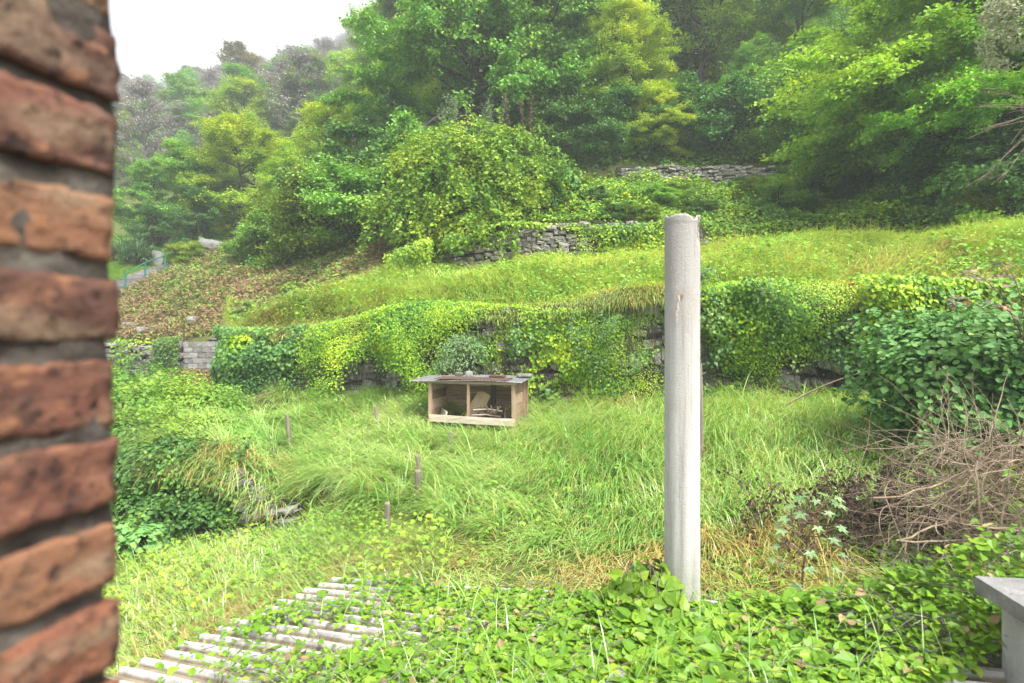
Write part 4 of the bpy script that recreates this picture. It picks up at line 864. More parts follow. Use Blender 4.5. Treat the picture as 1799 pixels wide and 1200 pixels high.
# ------------------------------------------------------------------ plants: trees, shrubs, mounds
def grow(rng, H, Rr, cb, n1=14, n2=7, n3=5, low=.15, high=1.1, droop=.15, lean=(0, 0), stems=1, r0=None, twig=.8):
    S = [[], [], [], []]; L = []
    r0 = r0 or H * .018 + .03
    def chain(p, d, ln, k, ra, rb, wob, grav):
        pts = [p]; d = nrm(d)
        for i in range(k):
            d = nrm(d + rng.normal(0, wob, 3) + np.array([0, 0, grav])); q = pts[-1] + d * ln / k
            a = ra + (rb - ra) * i / k; b = ra + (rb - ra) * (i + 1) / k
            S[0].append(pts[-1]); S[1].append(q); S[2].append(a); S[3].append(b); pts.append(q)
        return pts, d
    for st in range(stems):
        if stems == 1: d0 = np.array([lean[0], lean[1], 1.0]); p0 = np.zeros(3); hh = H
        else:
            a = st * 2.4 + rng.normal(0, .4); t = rng.uniform(.15, .65); d0 = np.array([math.cos(a) * t + lean[0], math.sin(a) * t + lean[1], 1.]); p0 = np.array([math.cos(a), math.sin(a), 0]) * Rr * .12; hh = H * rng.uniform(.7, 1.0)
        tr, _ = chain(p0, d0, hh * .93, 9, r0 / math.sqrt(stems), .015, .07, .03 if stems > 1 else .02)
        tr = np.array(tr)
        for i in range(n1):
            f = cb + (.98 - cb) * (i + rng.random()) / n1; g = (f - cb) / (1 - cb)
            p = np.array([np.interp(f, np.linspace(0, 1, 10), tr[:, k]) for k in range(3)])
            env = Rr * min(1, .6 + 1.6 * g) * (1 - g ** 2.2 * .8) * rng.uniform(.7, 1.1) / (1 if stems == 1 else 1.5)
            az = i * 2.399 + rng.normal(0, .5); el = low + (high - low) * g + rng.normal(0, .25)
            d = np.array([math.cos(az) * math.cos(el), math.sin(az) * math.cos(el), math.sin(el)])
            lm, _ = chain(p, d, env, 6, max(.012, r0 * .45 * (1 - g * .7) / math.sqrt(stems)), .012, .13, -droop * .25)
            lm = np.array(lm)
            for j in range(n2):
                ff = .28 + .72 * (j + rng.random() * .8) / n2
                p2 = np.array([np.interp(ff, np.linspace(0, 1, 7), lm[:, k]) for k in range(3)]); base = nrm(lm[-1] - lm[0])
                sd_ = nrm(np.cross(base, [0, 0, 1.])) * (1 if j % 2 else -1)
                d2 = base * .75 + sd_ * rng.uniform(.4, 1.1) + np.array([0, 0, rng.normal(.05, .3)])
                l2 = env * rng.uniform(.3, .56) * (1.3 - ff * .6)
                sm, _ = chain(p2, d2, l2, 3, .012, .007, .15, -droop * .3); sm = np.array(sm)
                for k3 in range(n3):
                    fz = .25 + .75 * (k3 + rng.random() * .8) / n3; p3 = np.array([np.interp(fz, np.linspace(0, 1, 4), sm[:, k]) for k in range(3)])
                    d3 = nrm(nrm(sm[-1] - sm[0]) + rng.normal(0, .6, 3) * np.array([1, 1, .55]) + np.array([0, 0, -droop * .6]))
                    tl = twig * rng.uniform(.5, 1.1); S[0].append(p3); S[1].append(p3 + d3 * tl); S[2].append(.007); S[3].append(.003); L.append((p3, p3 + d3 * tl))
    return [np.array(a) for a in S], np.array(L)
def plant_meshes(seed, H, Rr, cb, leaf, per, lmat, bmat='bark', aspect=.75, tmpl=T_DIAMOND, spread=.16, flat=.5, keep=1.0, tilt=.5, **kw):
    """returns (trunk builder, crown builder)"""
    rng = np.random.RandomState(seed); S, L = grow(rng, H, Rr, cb, **kw)
    t = MB(); big = S[2] > .03; segs(t, S[0][big], S[1][big], S[2][big], S[3][big], 7); segs(t, S[0][~big], S[1][~big], S[2][~big], S[3][~big], 3)
    c = MB()
    if keep < 1: L = L[rng.random(len(L)) < keep]
    dens = np.clip(1 + .6 * fnoise(L[:, 0], 1.0, seed + 5), .25, 2); cnt = rng.poisson(per * dens); i = np.repeat(np.arange(len(L)), cnt); n = len(i)
    f = rng.random((n, 1)) ** .8 * 1.1
    P = L[i, 0] * (1 - f) + L[i, 1] * f + rng.normal(0, spread, (n, 3)) * np.array([1, 1, flat])
    out = nrm(P - np.array([0, 0, H * .5])); N = out * .35 + np.array([0, 0, .85]) + rng.normal(0, tilt, (n, 3))
    r = np.clip(np.repeat(rng.random(len(L)), cnt) * .35 + rng.random(n) * .65, 0, 1)
    leaves(c, P, N, rng.uniform(.7, 1.25, n) * leaf, aspect, tmpl, rng, down=.5, rnd=r)
    return t, c
PROTO = {}
def make_plant(key, name, cat, lmat, bmat='bark', **kw):
    t, c = plant_meshes(lmat=lmat, **kw)
    root = thing(name, '', cat); t.build('trunk' if 'tree' in name or name in ('sycamore', 'maple', 'oak') else 'stems', M[bmat], root, True); c.build('crown' if 'tree' in name else 'foliage', M[lmat], root)
    PROTO[key] = [root, kw['H'], False]
def put(key, px, y, label, top=None, H=None, rz=None, group=None, wide=1.0, dz=0):
    root, h0, used = PROTO[key]; b = G(px, y)
    if top is not None: H = -(top - 580) / 1000 * y - b[2]
    s = (H or h0) / h0; rz = rz if rz is not None else (px * 7.3 + y * 3.1) % 6.28
    loc = (b[0], b[1], b[2] - .08 + dz)
    if not used:
        root.location = loc; root.rotation_euler = (0, 0, rz); root.scale = (s * wide, s * wide, s); root['label'] = label
        if group: root['group'] = group
        PROTO[key][2] = True; return root
    return dup(root, loc, rz, (s * wide, s * wide, s), label, group)

make_plant('sycamore', 'sycamore_tree', 'tree', 'sycamore', seed=101, H=13, Rr=6.6, cb=.10, leaf=.19, per=52, n1=38, n2=9, n3=7, low=-.05, high=1.15, droop=.2, twig=1.0, spread=.2, flat=.35)
make_plant('yellow', 'hornbeam_tree', 'tree', 'yellowtree', seed=102, H=9, Rr=4.2, cb=.14, leaf=.13, per=46, n1=30, n2=8, n3=6, low=-.1, high=1.15, droop=.2, twig=.8, flat=.6, tilt=.6)
make_plant('green', 'leafy_tree', 'tree', 'greentree', seed=103, H=10, Rr=3.8, cb=.10, leaf=.14, per=48, n1=28, n2=8, n3=6, low=.1, high=1.2, droop=.1, twig=.8)
make_plant('green2', 'leafy_tree', 'tree', 'yellowtree', seed=104, H=10, Rr=3.6, cb=.15, leaf=.15, per=36, n1=26, n2=8, n3=6, low=.25, high=1.25, droop=.05, twig=.9, spread=.2)
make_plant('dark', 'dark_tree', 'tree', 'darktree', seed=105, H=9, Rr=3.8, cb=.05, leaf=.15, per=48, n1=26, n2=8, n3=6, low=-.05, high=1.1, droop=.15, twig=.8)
make_plant('maple', 'maple_tree', 'tree', 'maple', seed=106, H=10.5, Rr=5.4, cb=.06, leaf=.13, per=70, n1=36, n2=9, n3=7, low=-.1, high=1.15, droop=.25, twig=.9, flat=.35, lean=(-.12, -.05))
make_plant('oak', 'oak_tree', 'tree', 'brownleaf', seed=107, H=13, Rr=5, cb=.2, leaf=.22, per=30, n1=24, n2=8, n3=6, low=.1, high=1.1, droop=.0, twig=1.0, spread=.22, keep=.85)
make_plant('bare', 'bare_tree', 'tree', 'hazygreyleaf', 'greybark', seed=108, H=10, Rr=3.2, cb=.2, leaf=.18, per=5, n1=26, n2=8, n3=6, low=.5, high=1.3, droop=-.15, twig=1.0, keep=.8)
make_plant('shrub', 'leafy_shrub', 'shrub', 'greentree', seed=109, H=3, Rr=2.0, cb=.08, leaf=.1, per=26, n1=7, n2=6, n3=4, low=.1, high=1.0, droop=.15, stems=6, twig=.5, spread=.12, r0=.1)
make_plant('yshrub', 'yellow_shrub', 'shrub', 'vine', seed=110, H=3.2, Rr=2.1, cb=.06, leaf=.1, per=28, n1=7, n2=6, n3=4, low=.1, high=1.0, droop=.2, stems=6, twig=.5, spread=.12, r0=.1)
make_plant('dshrub', 'dark_shrub', 'shrub', 'darktree', seed=111, H=3, Rr=2.2, cb=.05, leaf=.11, per=28, n1=7, n2=6, n3=4, low=.05, high=1.0, droop=.2, stems=6, twig=.5, spread=.12, r0=.1)

# right-hand and central forest edge
put('sycamore', 805, 31, 'large dark green sycamore towering over the vine mound', top=-150, rz=.4)
put('sycamore', 945, 35, 'second sycamore behind and right of the largest one', top=-190, rz=2.5)
put('yellow', 1120, 30.5, 'yellow green hornbeam standing in front of the middle of the forest edge', top=20, rz=1.0, wide=1.1)
put('yellow', 1150, 28.6, 'low spreading yellow green tree over the pale top terrace wall', top=150, rz=4.0, wide=1.25)
put('green', 1310, 32, 'mid green tree between the hornbeam and the big maple', top=70, wide=.95)
put('green', 1400, 34, 'tall green tree just left of the big maple', top=-120)
put('green2', 1230, 37, 'tall thin yellowish tree behind the gap right of the hornbeam', top=-150)
put('green2', 1060, 38, 'pale green tree with airy crown behind the hornbeam', top=-140)
put('maple', 1640, 21.5, 'big bright green maple spreading over the right end of the terraces', top=-170, rz=0, wide=1.1)
put('maple', 1840, 16.5, 'nearer maple at the right border with low dark boughs', top=-120, rz=2.2, wide=.95)
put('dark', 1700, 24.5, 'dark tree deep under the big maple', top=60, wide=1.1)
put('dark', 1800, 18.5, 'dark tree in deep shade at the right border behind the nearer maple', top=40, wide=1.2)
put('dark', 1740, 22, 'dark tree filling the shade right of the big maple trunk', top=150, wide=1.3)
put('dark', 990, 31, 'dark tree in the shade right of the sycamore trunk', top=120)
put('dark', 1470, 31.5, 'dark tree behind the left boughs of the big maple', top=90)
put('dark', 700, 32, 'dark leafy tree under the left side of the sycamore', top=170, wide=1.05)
rng = np.random.RandomState(120)
FG = 'forest trees filling the slope behind the terrace trees'
for i in range(34):
    y = rng.uniform(39, 62); px = rng.uniform(655, 1560) if i < 26 else rng.uniform(1500, 2000)
    put(['green', 'dark', 'green2', 'sycamore', 'yellow'][i % 5], px, y, 'forest tree crowded on the steep wooded slope behind the front row', H=rng.uniform(10, 14), group=FG)
# undergrowth along the forest edge
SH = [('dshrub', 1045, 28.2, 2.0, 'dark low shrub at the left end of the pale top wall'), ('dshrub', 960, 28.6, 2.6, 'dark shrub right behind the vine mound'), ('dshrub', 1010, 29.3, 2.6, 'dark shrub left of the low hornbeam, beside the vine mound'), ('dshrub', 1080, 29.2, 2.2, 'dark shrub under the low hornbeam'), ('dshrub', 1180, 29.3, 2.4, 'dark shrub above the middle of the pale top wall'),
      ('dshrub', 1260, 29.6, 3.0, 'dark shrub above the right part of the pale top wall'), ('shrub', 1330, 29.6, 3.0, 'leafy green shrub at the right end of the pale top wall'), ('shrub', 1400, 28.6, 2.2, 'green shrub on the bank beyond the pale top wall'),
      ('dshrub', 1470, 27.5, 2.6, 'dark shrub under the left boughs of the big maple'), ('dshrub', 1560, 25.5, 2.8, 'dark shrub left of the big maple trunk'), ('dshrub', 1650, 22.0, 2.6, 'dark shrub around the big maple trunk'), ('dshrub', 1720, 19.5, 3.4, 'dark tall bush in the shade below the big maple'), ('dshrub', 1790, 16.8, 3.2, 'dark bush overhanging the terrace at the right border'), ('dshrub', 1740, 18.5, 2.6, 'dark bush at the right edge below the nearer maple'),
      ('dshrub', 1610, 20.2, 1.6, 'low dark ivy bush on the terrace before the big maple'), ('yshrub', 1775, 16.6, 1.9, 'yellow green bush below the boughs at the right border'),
      ('yshrub', 590, 26, 6.2 * .62, 'tall yellow green shrub left of the vine mound'), ('shrub', 560, 27, 4.0, 'green shrub on the slope left of the tall yellow shrub'), ('yshrub', 520, 27.5, 3.6, 'yellow green shrub above the brown slope'), ('shrub', 480, 28, 3.0, 'green shrub at the upper edge of the brown slope'),
      ('shrub', 640, 24.5, 3.6, 'green shrub touching the left flank of the vine mound'), ('shrub', 445, 29.5, 2.0, 'small shrub near the pale rock slab'), ('yshrub', 325, 33, 1.6, 'small pale shrub between the boulder and the pale slab'), ('dshrub', 660, 28, 5, 'dark tall shrub behind the vine mound')]
for k, px, y, h, lab in SH: put(k, px, y, lab, H=h * (1.3 if px > 1000 and y > 25 else 1), wide=1.15)
rng = np.random.RandomState(122)
for i in range(26):
    px = rng.uniform(1010, 1690); Yb_, _ = prof_at((px - 900) / 1000.); y = Yb_[6] + (Yb_[7] - Yb_[6]) * rng.uniform(.05, .95)
    put(['shrub', 'yshrub', 'dshrub'][i % 3 if px < 1450 else 2], px, y, 'low leafy bush among the weeds of the upper terrace slope', H=rng.uniform(.7, 1.25), group='low bushes on the upper terrace', wide=1.5)
# left trees
put('yellow', 420, 38, 'yellow green tree in front of the brown oak', top=205, wide=1.15)
put('yellow', 455, 41, 'soft yellow green tree close behind the front yellow tree', top=240, wide=1.1)
put('green2', 380, 43, 'loose pale tree left behind the front yellow tree', top=250, wide=1.2)
put('green2', 500, 36, 'pale yellow green tree right of the front yellow tree', top=255, wide=1.1)
put('green', 330, 40, 'soft green tree left of the yellow tree in the haze', top=255, wide=1.1)
put('dark', 350, 35.5, 'dark rounded tree behind the pale rock slab', top=330, wide=1.1)
put('green', 255, 41, 'green tree rising behind the yucca clump', top=275, wide=1.2)
put('dark', 270, 37.5, 'dark bushy tree directly behind the boulder', top=360, wide=1.2)
put('yellow', 590, 33, 'yellow green tree between the shrubs and the sycamore', top=190)
put('yellow', 645, 36, 'yellow green tree partly behind the left boughs of the sycamore', top=170)
put('green', 545, 40, 'hazy green tree behind the pale yellow tree', top=240)
put('oak', 425, 105, 'brownish oak standing above the misty left wood', top=92, rz=.6, wide=1.0)
MG = 'misty trees on the far left hillside'
rng = np.random.RandomState(121)
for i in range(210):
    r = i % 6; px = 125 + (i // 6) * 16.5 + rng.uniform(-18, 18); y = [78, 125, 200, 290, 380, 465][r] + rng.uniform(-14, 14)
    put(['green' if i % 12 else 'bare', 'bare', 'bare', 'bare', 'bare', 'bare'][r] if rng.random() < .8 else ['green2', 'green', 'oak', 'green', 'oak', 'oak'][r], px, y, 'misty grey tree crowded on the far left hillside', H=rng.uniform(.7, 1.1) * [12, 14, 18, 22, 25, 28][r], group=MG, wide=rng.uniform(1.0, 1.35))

# vine mound and other leaf mounds
def mound(name, label, cat, lobes, mat, n, seed, leaf=(.06, .12), tmpl=T_DIAMOND, aspect=.8, base=None, hang=0, stemmat='bark', down=.9, shell=.3, nsc=1.3, namp=.22, nstem=40, shoots=0, slen=.8):
    rng = np.random.RandomState(seed); base = np.array(base, float); root = thing(name, label, cat, base); m = MB(); st = MB()
    lob = [(np.array(c) - base, np.array(r)) for c, r in lobes]; wt = np.array([r[0] * r[2] for _, r in lob]); wt /= wt.sum()
    for (c, r), wgt in zip(lob, wt):
        k = int(n * wgt); d = nrm(rng.normal(size=(k, 3))); d[:, 2] = np.where(d[:, 2] < -.35, -d[:, 2], d[:, 2])
        q = fnoise(d * r + c, nsc, seed + 1) * namp + fnoise(d * r + c, nsc * 3.2, seed + 2) * namp * .5
        rr = (1 + q) * (1 - shell * rng.random(k) ** 1.6)
        P = c + d * r * rr[:, None]
        ins = np.zeros(k, bool)
        for c2, r2 in lob:
            if c2 is not c: ins |= (((P - c2) / r2) ** 2).sum(1) < .6
        gd = gz(P[:, 0] + base[0], P[:, 1] + base[1]) - base[2]; ok = ~ins & (P[:, 2] > gd); P = P[ok]; dd = d[ok] / r; k = len(P)
        N = nrm(dd) * .9 + np.array([0, 0, .5]) + rng.normal(0, .45, (k, 3))
        cl = .5 + .35 * fnoise(P, 1.1, seed + 3)
        leaves(m, P, N, rng.uniform(*leaf, k), aspect, tmpl, rng, down=down, rnd=np.clip(cl * .5 + rng.random(k) * .55, 0, 1))
        for j in range(int(nstem * wgt) + 1 if nstem > 0 else 0):
            d1 = nrm(rng.normal(size=3)); d1[2] = abs(d1[2]); e = c + d1 * r * rng.uniform(.7, 1.08); s0 = np.array([c[0] + rng.normal(0, r[0] * .2), c[1] + rng.normal(0, r[1] * .2), 0]); s0[2] = float(gz(s0[0] + base[0], s0[1] + base[1])[0]) - base[2]
            mid = (s0 + e) / 2 + rng.normal(0, .12, 3) * r + np.array([0, 0, r[2] * .25]); ts = np.linspace(0, 1, 8)[:, None]
            pts = (1 - ts) ** 2 * s0 + 2 * ts * (1 - ts) * mid + ts ** 2 * e; tube(st, pts, np.linspace(.012, .004, 8) * max(1, r[0] / 1.8), 4)
    for (c, r), wgt in zip(lob, wt):
        ks = int(shoots * wgt)
        if not ks: continue
        d = nrm(rng.normal(size=(ks, 3))); d[:, 2] = np.abs(d[:, 2]) - .15; d = nrm(d); p = c + d * r * .9; v = nrm(d + rng.normal(0, .35, (ks, 3)) + np.array([0, 0, .5])); L = slen * rng.uniform(.4, 1.3, ks) / 7; rv = rng.random(ks)
        for j in range(7):
            v = nrm(v + np.array([0, 0, -.32]) + rng.normal(0, .12, (ks, 3))); q = p + v * L[:, None]; segs(st, p, q, .005, .004, 3, .5)
            i = np.repeat(np.arange(ks), 5); P = q[i] + rng.normal(0, .05, (len(i), 3)); leaves(m, P, rng.normal(0, .5, (len(i), 3)) + np.array([0, -.3, .8]), rng.uniform(*leaf, len(i)), aspect, tmpl, rng, down=down, rnd=np.clip(rv[i] * .4 + rng.random(len(i)) * .6, 0, 1)); p = q
    m.build('foliage', M[mat], root)
    if st.n: st.build('stems', M[stemmat], root)
    return root
def lob(px, py, y, rx, ry, rz): return (PT(px, py, y), (rx, ry, rz))
mound('vine_mound', 'huge yellow green mound of vines draped over shrubs on the middle terrace', 'vine mound',
      [lob(820, 345, 21.6, 2.4, 1.6, 2.1), lob(740, 400, 21.0, 1.25, 1.1, 1.9), lob(900, 340, 21.9, 1.9, 1.3, 1.9), lob(845, 420, 20.6, 1.6, 1.0, 1.2), lob(760, 300, 22.2, 1.4, 1.2, 1.3), lob(712, 300, 21.6, .65, .6, .7), lob(880, 255, 22.4, 1.0, .9, .8), lob(780, 255, 22.8, .9, .8, .5)],
      'vine', 52000, 130, (.08, .17), base=G(820, 21.4), shell=.4, nstem=120, namp=.34, nsc=1.0, shoots=650, slen=1.5)
mound('white_leaf_bush', 'paler blue green bush at the right flank of the vine mound', 'bush', [lob(985, 315, 22.6, .85, .8, 1.0), lob(950, 345, 21.8, .8, .7, 1.2)], 'hazel', 4500, 131, (.1, .18), base=G(970, 22.2))
mound('hazel_bush', 'large dark hazel bush with broad glossy leaves at the right', 'bush',
      [lob(1800, 665, 7.6, 1.5, 1.1, .75), lob(1675, 650, 7.9, .75, .8, .5), lob(1740, 620, 8.0, .8, .8, .35), lob(1590, 615, 8.3, .4, .4, .3), lob(1715, 725, 7.5, .8, .7, .45), lob(1800, 735, 7.2, 1.2, .8, .5), lob(1625, 690, 8.0, .4, .45, .35)],
      'hazel', 16000, 132, (.04, .095), T_ROUND, .95, base=G(1760, 7.8), shell=.45, nsc=2.0, namp=.42, down=.6, nstem=40, shoots=420, slen=.65)
mound('ivy_drape', 'dense dark ivy tumbling over the low wall into the lower garden', 'ivy',
      [lob(235, 845, 9.9, .75, .5, .6), lob(320, 830, 9.75, .75, .5, .55), lob(395, 850, 9.6, .55, .42, .5), lob(270, 900, 9.4, .7, .4, .4), lob(370, 905, 9.3, .6, .35, .35), lob(200, 800, 10.6, .8, .6, .5), lob(412, 890, 9.4, .2, .2, .32), lob(436, 905, 9.35, .14, .12, .2), lob(425, 850, 9.55, .3, .25, .22)],
      'ivymix', 15000, 133 + 500, (.05, .1), base=G(310, 9.7), nsc=2.0, namp=.3, shoots=160, slen=.5, nstem=40, down=1.4)
mound('bramble_thicket', 'bramble thicket left of the tall grass below the block wall', 'brambles',
      [lob(260, 735, 13.5, 1.6, 1.3, .8), lob(350, 730, 14.5, 1.4, 1.2, .6), lob(225, 700, 16, 1.7, 1.3, .9), lob(300, 775, 11.3, 1.2, .9, .45), lob(220, 770, 11.2, 1.1, .9, .7), lob(390, 745, 14.5, .9, .8, .35)],
      'weed', 22000, 133, (.05, .1), base=G(290, 13.5), stemmat='drystem', nstem=90, nsc=2.5, shoots=300, slen=.7)
mound('dry_bramble', 'brown dying brambles in front of the block wall', 'brambles', [lob(360, 672, 18.5, 1.6, .8, .55), lob(400, 690, 17.2, .9, .6, .4), lob(290, 680, 19.5, 1.2, .6, .4)], 'dryplant', 7000, 134, (.06, .13), base=G(360, 18.4), stemmat='drystem', nstem=90)
mound('ivy_bush', 'round bush of yellowing ivy leaning on the wall corner', 'bush', [lob(440, 610, 16.6, .75, .6, .5), lob(415, 640, 16.8, .45, .5, .7)], 'ivy', 4200, 135, (.06, .12), base=G(430, 16.2))
mound('pale_weed_bush', 'pale grey green weed growing behind the roof of the shelter', 'bush', [lob(815, 625, 13.9, .45, .25, .42), lob(795, 655, 13.9, .4, .25, .35)], 'palesapling', 1300, 136, (.05, .11), base=G(815, 13.6), aspect=.4)
mound('bush', 'pale bushy weeds on the bank edge above the brown slope', 'bush', [lob(520, 520, 22.5, .9, .8, .55), lob(560, 500, 23.5, .8, .7, .5), lob(500, 545, 21.0, .6, .5, .4)], 'vine', 3800, 137, (.08, .14), base=G(525, 22.5), stemmat='drystem')
mound('nettle_patch', 'blue green broad-leaved weeds in the lower garden below the ivy', 'weeds', [lob(240, 945, 8.9, .5, .4, .25), lob(275, 935, 9.2, .4, .4, .25)], 'hazel', 900, 138, (.07, .14), T_HEART, base=G(255, 9))
mound('clematis_mass', 'pale fluffy old man\'s beard hanging from the maple at the right border', 'clematis', [lob(1790, 60, 13, .75, .6, .9), lob(1765, 110, 13.2, .45, .4, .45), lob(1810, 20, 13, .7, .6, .8)], 'clematis', 4200, 139, (.05, .1), base=G(1790, 13), stemmat='drystem', nstem=-1)

def weeds(name, label, n, y0, y1, u0, u1, sel, mats, seed, size, hmax, split=.5):
    rng = np.random.RandomState(seed); m = MB(); y = np.sqrt(rng.uniform(y0 ** 2, y1 ** 2, n)); u = rng.uniform(u0, u1, n); x = u * y; Yb, Zb = prof_at(u); ok = sel(u, y, Yb); x, y = x[ok], y[ok]; n = len(x)
    P = np.stack([x, y, gz(x, y)], 1); d = fnoise(P, .8, seed + 1) + .5 * fnoise(P, 2.4, seed + 2); P[:, 2] += np.clip(hmax * (.5 + .5 * d), .05, 9) * rng.random(n) ** .5
    a = rng.random(n) < np.clip(split + .6 * d, .05, .95)
    for mi, s in ((0, a), (1, ~a)): leaves(m, P[s], P3(rng.normal(0, .45, s.sum()), rng.normal(-.35, .4, s.sum()), .85), rng.uniform(*size, s.sum()), .8, T_DIAMOND, rng, down=.5, mi=mi)
    return tag(m.build(name, mats), label, 'weeds', kind='stuff')
weeds('terrace_weeds', 'nettles and creeper carpeting the upper terrace slope', 90000, 15, 30, .02, 1.0, lambda u, y, Y: (y > Y[:, 5] - .3) & (y < Y[:, 7] + .1) & ~((u < .12) & (y < Y[:, 6])), [M['ivy'], M['weed']], 140, (.07, .17), 1.0)
weeds('bank_creeper', 'creeper spreading from the wall up over the rough bank', 30000, 11, 21, -.42, .95, lambda u, y, Y: (y > Y[:, 4] - .1) & (y < Y[:, 5] + .2) & (fnoise(np.stack([u * y, y, 0 * y], 1), .8, 77) + .7 * fnoise(np.stack([u * y, y, 0 * y], 1), 2.6, 78) > -.1 + .42 * (y - Y[:, 4] - .8)), [M['ivy'], M['vine']], 144, (.05, .1), .32)
weeds('forest_undergrowth', 'dark low undergrowth on the ground of the wood', 110000, 20, 40, -.4, 1.05, lambda u, y, Y: (y > Y[:, 8] - .15) & (y < Y[:, 8] + 7), [M['darktree'], M['greentree']], 141, (.14, .3), .9, .7)
weeds('slope_weeds', 'low leafy weeds along the foot of the terrace wall', 9000, 10, 17, -.42, .6, lambda u, y, Y: (y > Y[:, 3] - .7) & (y < Y[:, 3] - .1), [M['weed'], M['ivy']], 142, (.05, .1), .4, .7)
weeds('field_weeds', 'leafy weeds between the grass at the right of the field', 16000, 3.2, 9, .35, 1.0, lambda u, y, Y: (y > 3.4) & (u > .33 + .3 * (y > 6)), [M['cover'], M['weed']], 143, (.04, .09), .3)

# ------------------------------------------------------------------ brush pile, withered plants, sapling, sprigs
def brush_pile():
    rng = np.random.RandomState(150); b = G(1740, 5.0); root = thing('brush_pile', 'heap of dry tan bramble stems at the right edge of the field', 'brush pile', b); m = MB()
    k = 800; c = np.array([.22, .1, 0.])
    a = rng.uniform(0, 6.28, k); p = c + P3(rng.normal(0, .42, k), rng.normal(0, .36, k), rng.uniform(.05, 1.0, k))
    p[:, 2] *= np.clip(1.15 - .6 * np.abs(p[:, 0] - .25), .2, 1.1)
    d = nrm(P3(np.cos(a), np.sin(a) * .7, rng.normal(.15, .4, k))); rad = rng.uniform(.002, .0065, k); stp = rng.uniform(.05, .1, k); rv = rng.random(k)
    cur = rng.normal(0, .16, (k, 3))
    for j in range(12):
        d = nrm(d + cur + rng.normal(0, .09, (k, 3)) + np.array([0, 0, -.07])); q = p + d * stp[:, None]; q[:, 2] = np.maximum(q[:, 2], .01)
        segs(m, p, q, rad * (1 - j * .06), rad * (1 - (j + 1) * .06), 5, rv); p = q
    m.build('dry_stems', M['drystem'], root)
    m = MB()
    for (p0, p1, p2, r) in (((-.30, -.35, -.1), (-.36, -.3, .62), (-.28, -.2, .95), .014), ((-.22, -.3, -.1), (-.1, -.25, .5), (.12, -.1, 1.05), .012), ((-.95, -.2, .28), (-.55, -.25, .42), (.0, -.1, .75), .009), ((-.95, -.25, .30), (-.5, -.3, .30), (.1, -.2, .33), .008), ((-.95, .1, .55), (-.45, .0, .60), (.0, .05, .95), .010),
                         ((.0, .1, .5), (.06, .05, 1.0), (.04, .0, 1.28), .010), ((-.2, 0, .8), (.2, 0, 1.0), (.6, .1, 1.12), .008), ((-.35, 0, .9), (-.1, .05, .85), (.35, .1, .7), .009)):
        t = np.linspace(0, 1, 10)[:, None]; p0, p1, p2 = map(np.array, (p0, p1, p2)); pts = (1 - t) ** 2 * p0 + 2 * t * (1 - t) * p1 + t ** 2 * p2 + rng.normal(0, .008, (10, 3)); tube(m, pts, np.linspace(r, r * .5, 10), 6, .8)
    m.build('branches', M['drystem'], root)
    n = 130; P = c + P3(rng.normal(.25, .4, n), rng.normal(-.2, .3, n), rng.uniform(.3, .9, n)); m = MB(); leaves(m, P, P3(rng.normal(0, .4, n), rng.normal(-.5, .4, n), .8), rng.uniform(.05, .1, n), .8, T_HEART, rng, down=.4); m.build('leaves', M['cover'], root)
brush_pile()
def withered():
    rng = np.random.RandomState(151); b = G(1545, 5.9); root = thing('withered_plants', 'patch of withered purple black plants left of the brush pile', 'dead plants', b); m = MB(); s = MB()
    k = 105; p = P3(rng.normal(0, .75, k), rng.normal(.1, .5, k), 0 * np.ones(k)); p[:, 2] = gz(p[:, 0] + b[0], p[:, 1] + b[1]) - b[2]
    for j in range(5):
        q = p + P3(rng.normal(0, .05, k), rng.normal(0, .05, k), rng.uniform(.05, .14, k)); segs(s, p, q, .004, .0035, 4, rng.random(k))
        i = np.repeat(np.arange(k), 6); P = q[i] + rng.normal(0, .06, (len(i), 3)); leaves(m, P, rng.normal(0, .6, (len(i), 3)) + np.array([0, -.4, .5]), rng.uniform(.03, .075, len(i)), .7, T_DIAMOND, rng, down=1.2); p = q
    m.build('leaves', M['deadleaf'], root); s.build('stems', M['darkstem'], root)
withered()
def sapling():
    rng = np.random.RandomState(152); b = G(1415, 3.75); b[2] = -2.0; root = thing('maple_sapling', 'pale young maple sapling with lobed leaves beside the brush pile', 'sapling', b); m = MB(); s = MB()
    top = PT(1440, 885, 3.75) - b; t = np.linspace(0, 1, 9)[:, None]; pts = t * top + np.array([.06, 0, 0]) * np.sin(t * 3.1) * -1; tube(s, pts, np.linspace(.011, .004, 9), 6)
    for f, k, L in ((.4, 3, .14), (.52, 4, .17), (.64, 5, .19), (.75, 5, .18), (.85, 6, .16), (.93, 6, .13), (1.0, 6, .09)):
        c = np.array([np.interp(f, t[:, 0], pts[:, j]) for j in range(3)])
        for i in range(k):
            a = i * 6.28 / k + f * 5 + rng.normal(0, .2); e = c + np.array([math.cos(a) * L, math.sin(a) * L, .05 + rng.normal(0, .02)]); segs(s, [c], [e], .003, .002, 4)
            leaves(m, e[None], np.array([[math.cos(a) * .3, math.sin(a) * .3 - .25, 1.]]), np.array([rng.uniform(.045, .085)]), 1.0, T_PALM, rng, T=np.array([[math.cos(a), math.sin(a), -.3]]))
    m.build('leaves', M['palesapling'], root); s.build('stem', M['redstem'], root)
sapling()
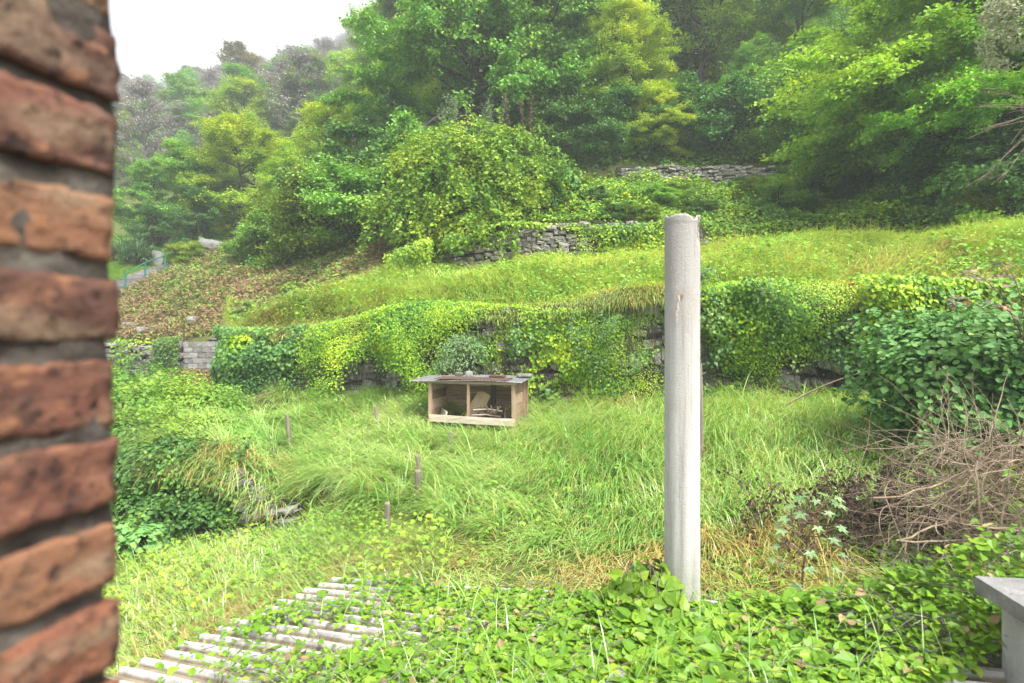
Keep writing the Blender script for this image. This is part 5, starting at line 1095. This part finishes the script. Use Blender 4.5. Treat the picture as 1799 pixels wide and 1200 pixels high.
def sprig():
    rng = np.random.RandomState(153); b = PT(1800, 600, 6.6); root = thing('bramble_sprig', 'arching sprig with reddish brown leaves above the hazel bush', 'sprig', b); m = MB(); s = MB()
    for e, mid in ((PT(1690, 480, 6.5), PT(1745, 470, 6.5)), (PT(1765, 462, 6.5), PT(1800, 500, 6.5)), (PT(1672, 545, 6.6), PT(1680, 490, 6.6)), (PT(1730, 540, 6.5), PT(1790, 530, 6.5))):
        e = e - b; mid = mid - b; t = np.linspace(0, 1, 10)[:, None]; pts = 2 * t * (1 - t) * mid + t ** 2 * e; tube(s, pts, np.linspace(.006, .003, 10), 5)
        i = rng.randint(4, 10, 16); P = pts[i] + rng.normal(0, .035, (16, 3)); leaves(m, P, P3(rng.normal(0, .4, 16), rng.normal(-.5, .4, 16), .8), rng.uniform(.05, .1, 16), .7, T_HEART, rng)
    m.build('leaves', M['redleaf'], root); s.build('stem', M['redstem'], root)
sprig()
def dead_bough():
    rng = np.random.RandomState(154); b = PT(1860, 190, 12); root = thing('dead_bough', 'bare pale twigs poking out of the maple at the right border', 'branch', b); s = MB()
    for i in range(16):
        e = PT(rng.uniform(1690, 1860), rng.uniform(120, 330), 12 + rng.normal(0, .3)) - b; mid = e * .5 + rng.normal(0, .15, 3) + np.array([0, 0, .1]); t = np.linspace(0, 1, 9)[:, None]; pts = 2 * t * (1 - t) * mid + t ** 2 * e; tube(s, pts, np.linspace(.009, .003, 9), 4, .7)
        for j in range(4):
            p = pts[rng.randint(3, 8)]; segs(s, [p], [p + (pts[-1] - pts[3]) * .25 + rng.normal(0, .1, 3)], .005, .003, 4)
    tag(root); s.build('twigs', M['drystem'], root)
dead_bough()
for i, (px, pt, yy, lab) in enumerate(((888, 165, 22.2, 'tallest reddish brown seed spike on top of the vine mound'), (915, 178, 22.3, 'middle reddish brown seed spike on top of the vine mound'), (934, 168, 22.4, 'rightmost reddish brown seed spike on the vine mound'))):
    rng = np.random.RandomState(160 + i); e = PT(px, pt, yy); b = PT(px + 14 - 8 * i, 255, yy); m = MB(); pts = np.linspace(b, e, 9) - b; pts[1:-1] += rng.normal(0, .03, (7, 3)); tube(m, pts, np.linspace(.02, .01, 9), 5)
    k = 240; f = rng.uniform(.35, 1, k); P = np.stack([np.interp(f, np.linspace(0, 1, 9), pts[:, j]) for j in range(3)], 1) + rng.normal(0, .035, (k, 3)); leaves(m, P, rng.normal(size=(k, 3)), rng.uniform(.04, .08, k), .6, T_DIAMOND, rng)
    tag(m.build('seed_spike', M['spike'], loc=b), lab, 'plant', 'seed spikes on the vine mound')
for i, (px, y, h, lab) in enumerate(((790, 22.8, 5.3, 'pale silvery upright shoots on the left top of the vine mound'), (845, 22.9, 5.0, 'pale silvery upright shoots near the middle top of the vine mound'))):
    rng = np.random.RandomState(165 + i); b = G(px, y); m = MB()
    for k in range(7):
        e = np.array([rng.normal(0, .4), rng.normal(0, .2), h * rng.uniform(.85, 1.05)]); tube(m, [np.zeros(3), e * .5, e], [.03, .02, .006], 4, mi=1); n = 150; f = rng.uniform(.65, 1, n)[:, None]; leaves(m, e * f + rng.normal(0, .09, (n, 3)), rng.normal(0, .6, (n, 3)) + np.array([0, -.3, .6]), rng.uniform(.07, .12, n), .5, T_DIAMOND, rng)
    tag(m.build('buddleia', [M['palesapling'], M['greybark']], loc=b), lab, 'shrub')
# loose branches lying across the brambles
for (p0, p1, yy, lab) in (((350, 755), (420, 700), 15.8, 'pale bare branch slanting over the brambles by the wall corner'), ((395, 720), (480, 690), 15.5, 'thin dry branch arching before the ivy corner'), ((1380, 712), (1530, 650), 9.6, 'long bare stem slanting from the grass to the hazel bush')):
    rng = np.random.RandomState(p0[0]); a = PT(*p0, yy); b = PT(*p1, yy - .4); mid = (a + b) / 2 + np.array([0, 0, .12]); m = MB(); t = np.linspace(0, 1, 9)[:, None]; pts = (1 - t) ** 2 * a + 2 * t * (1 - t) * mid + t ** 2 * b - a; tube(m, pts, np.linspace(.018, .008, 9), 5, .7)
    tag(m.build('bare_branch', M['drystem'], loc=a), lab, 'branch')

# ------------------------------------------------------------------ haze
def haze():
    x0, x1, y0, y1, z0, z1 = -820, 820, -12, 540, -6, 262
    m = MB(); m.add(np.array([[x, y, z] for x in (x0, x1) for y in (y0, y1) for z in (z0, z1)], float), CUBE_F)
    mt = bpy.data.materials.new('haze'); mt.use_nodes = True; nt = mt.node_tree; nt.nodes.clear(); o = nt.nodes.new("ShaderNodeOutputMaterial"); v = nt.nodes.new("ShaderNodeVolumePrincipled")
    v.inputs['Color'].default_value = (.90, .94, 1, 1); v.inputs['Density'].default_value = .0015; v.inputs['Anisotropy'].default_value = .1; nt.links.new(v.outputs[0], o.inputs['Volume'])
    tag(m.build('haze', mt), kind='stuff')
haze()
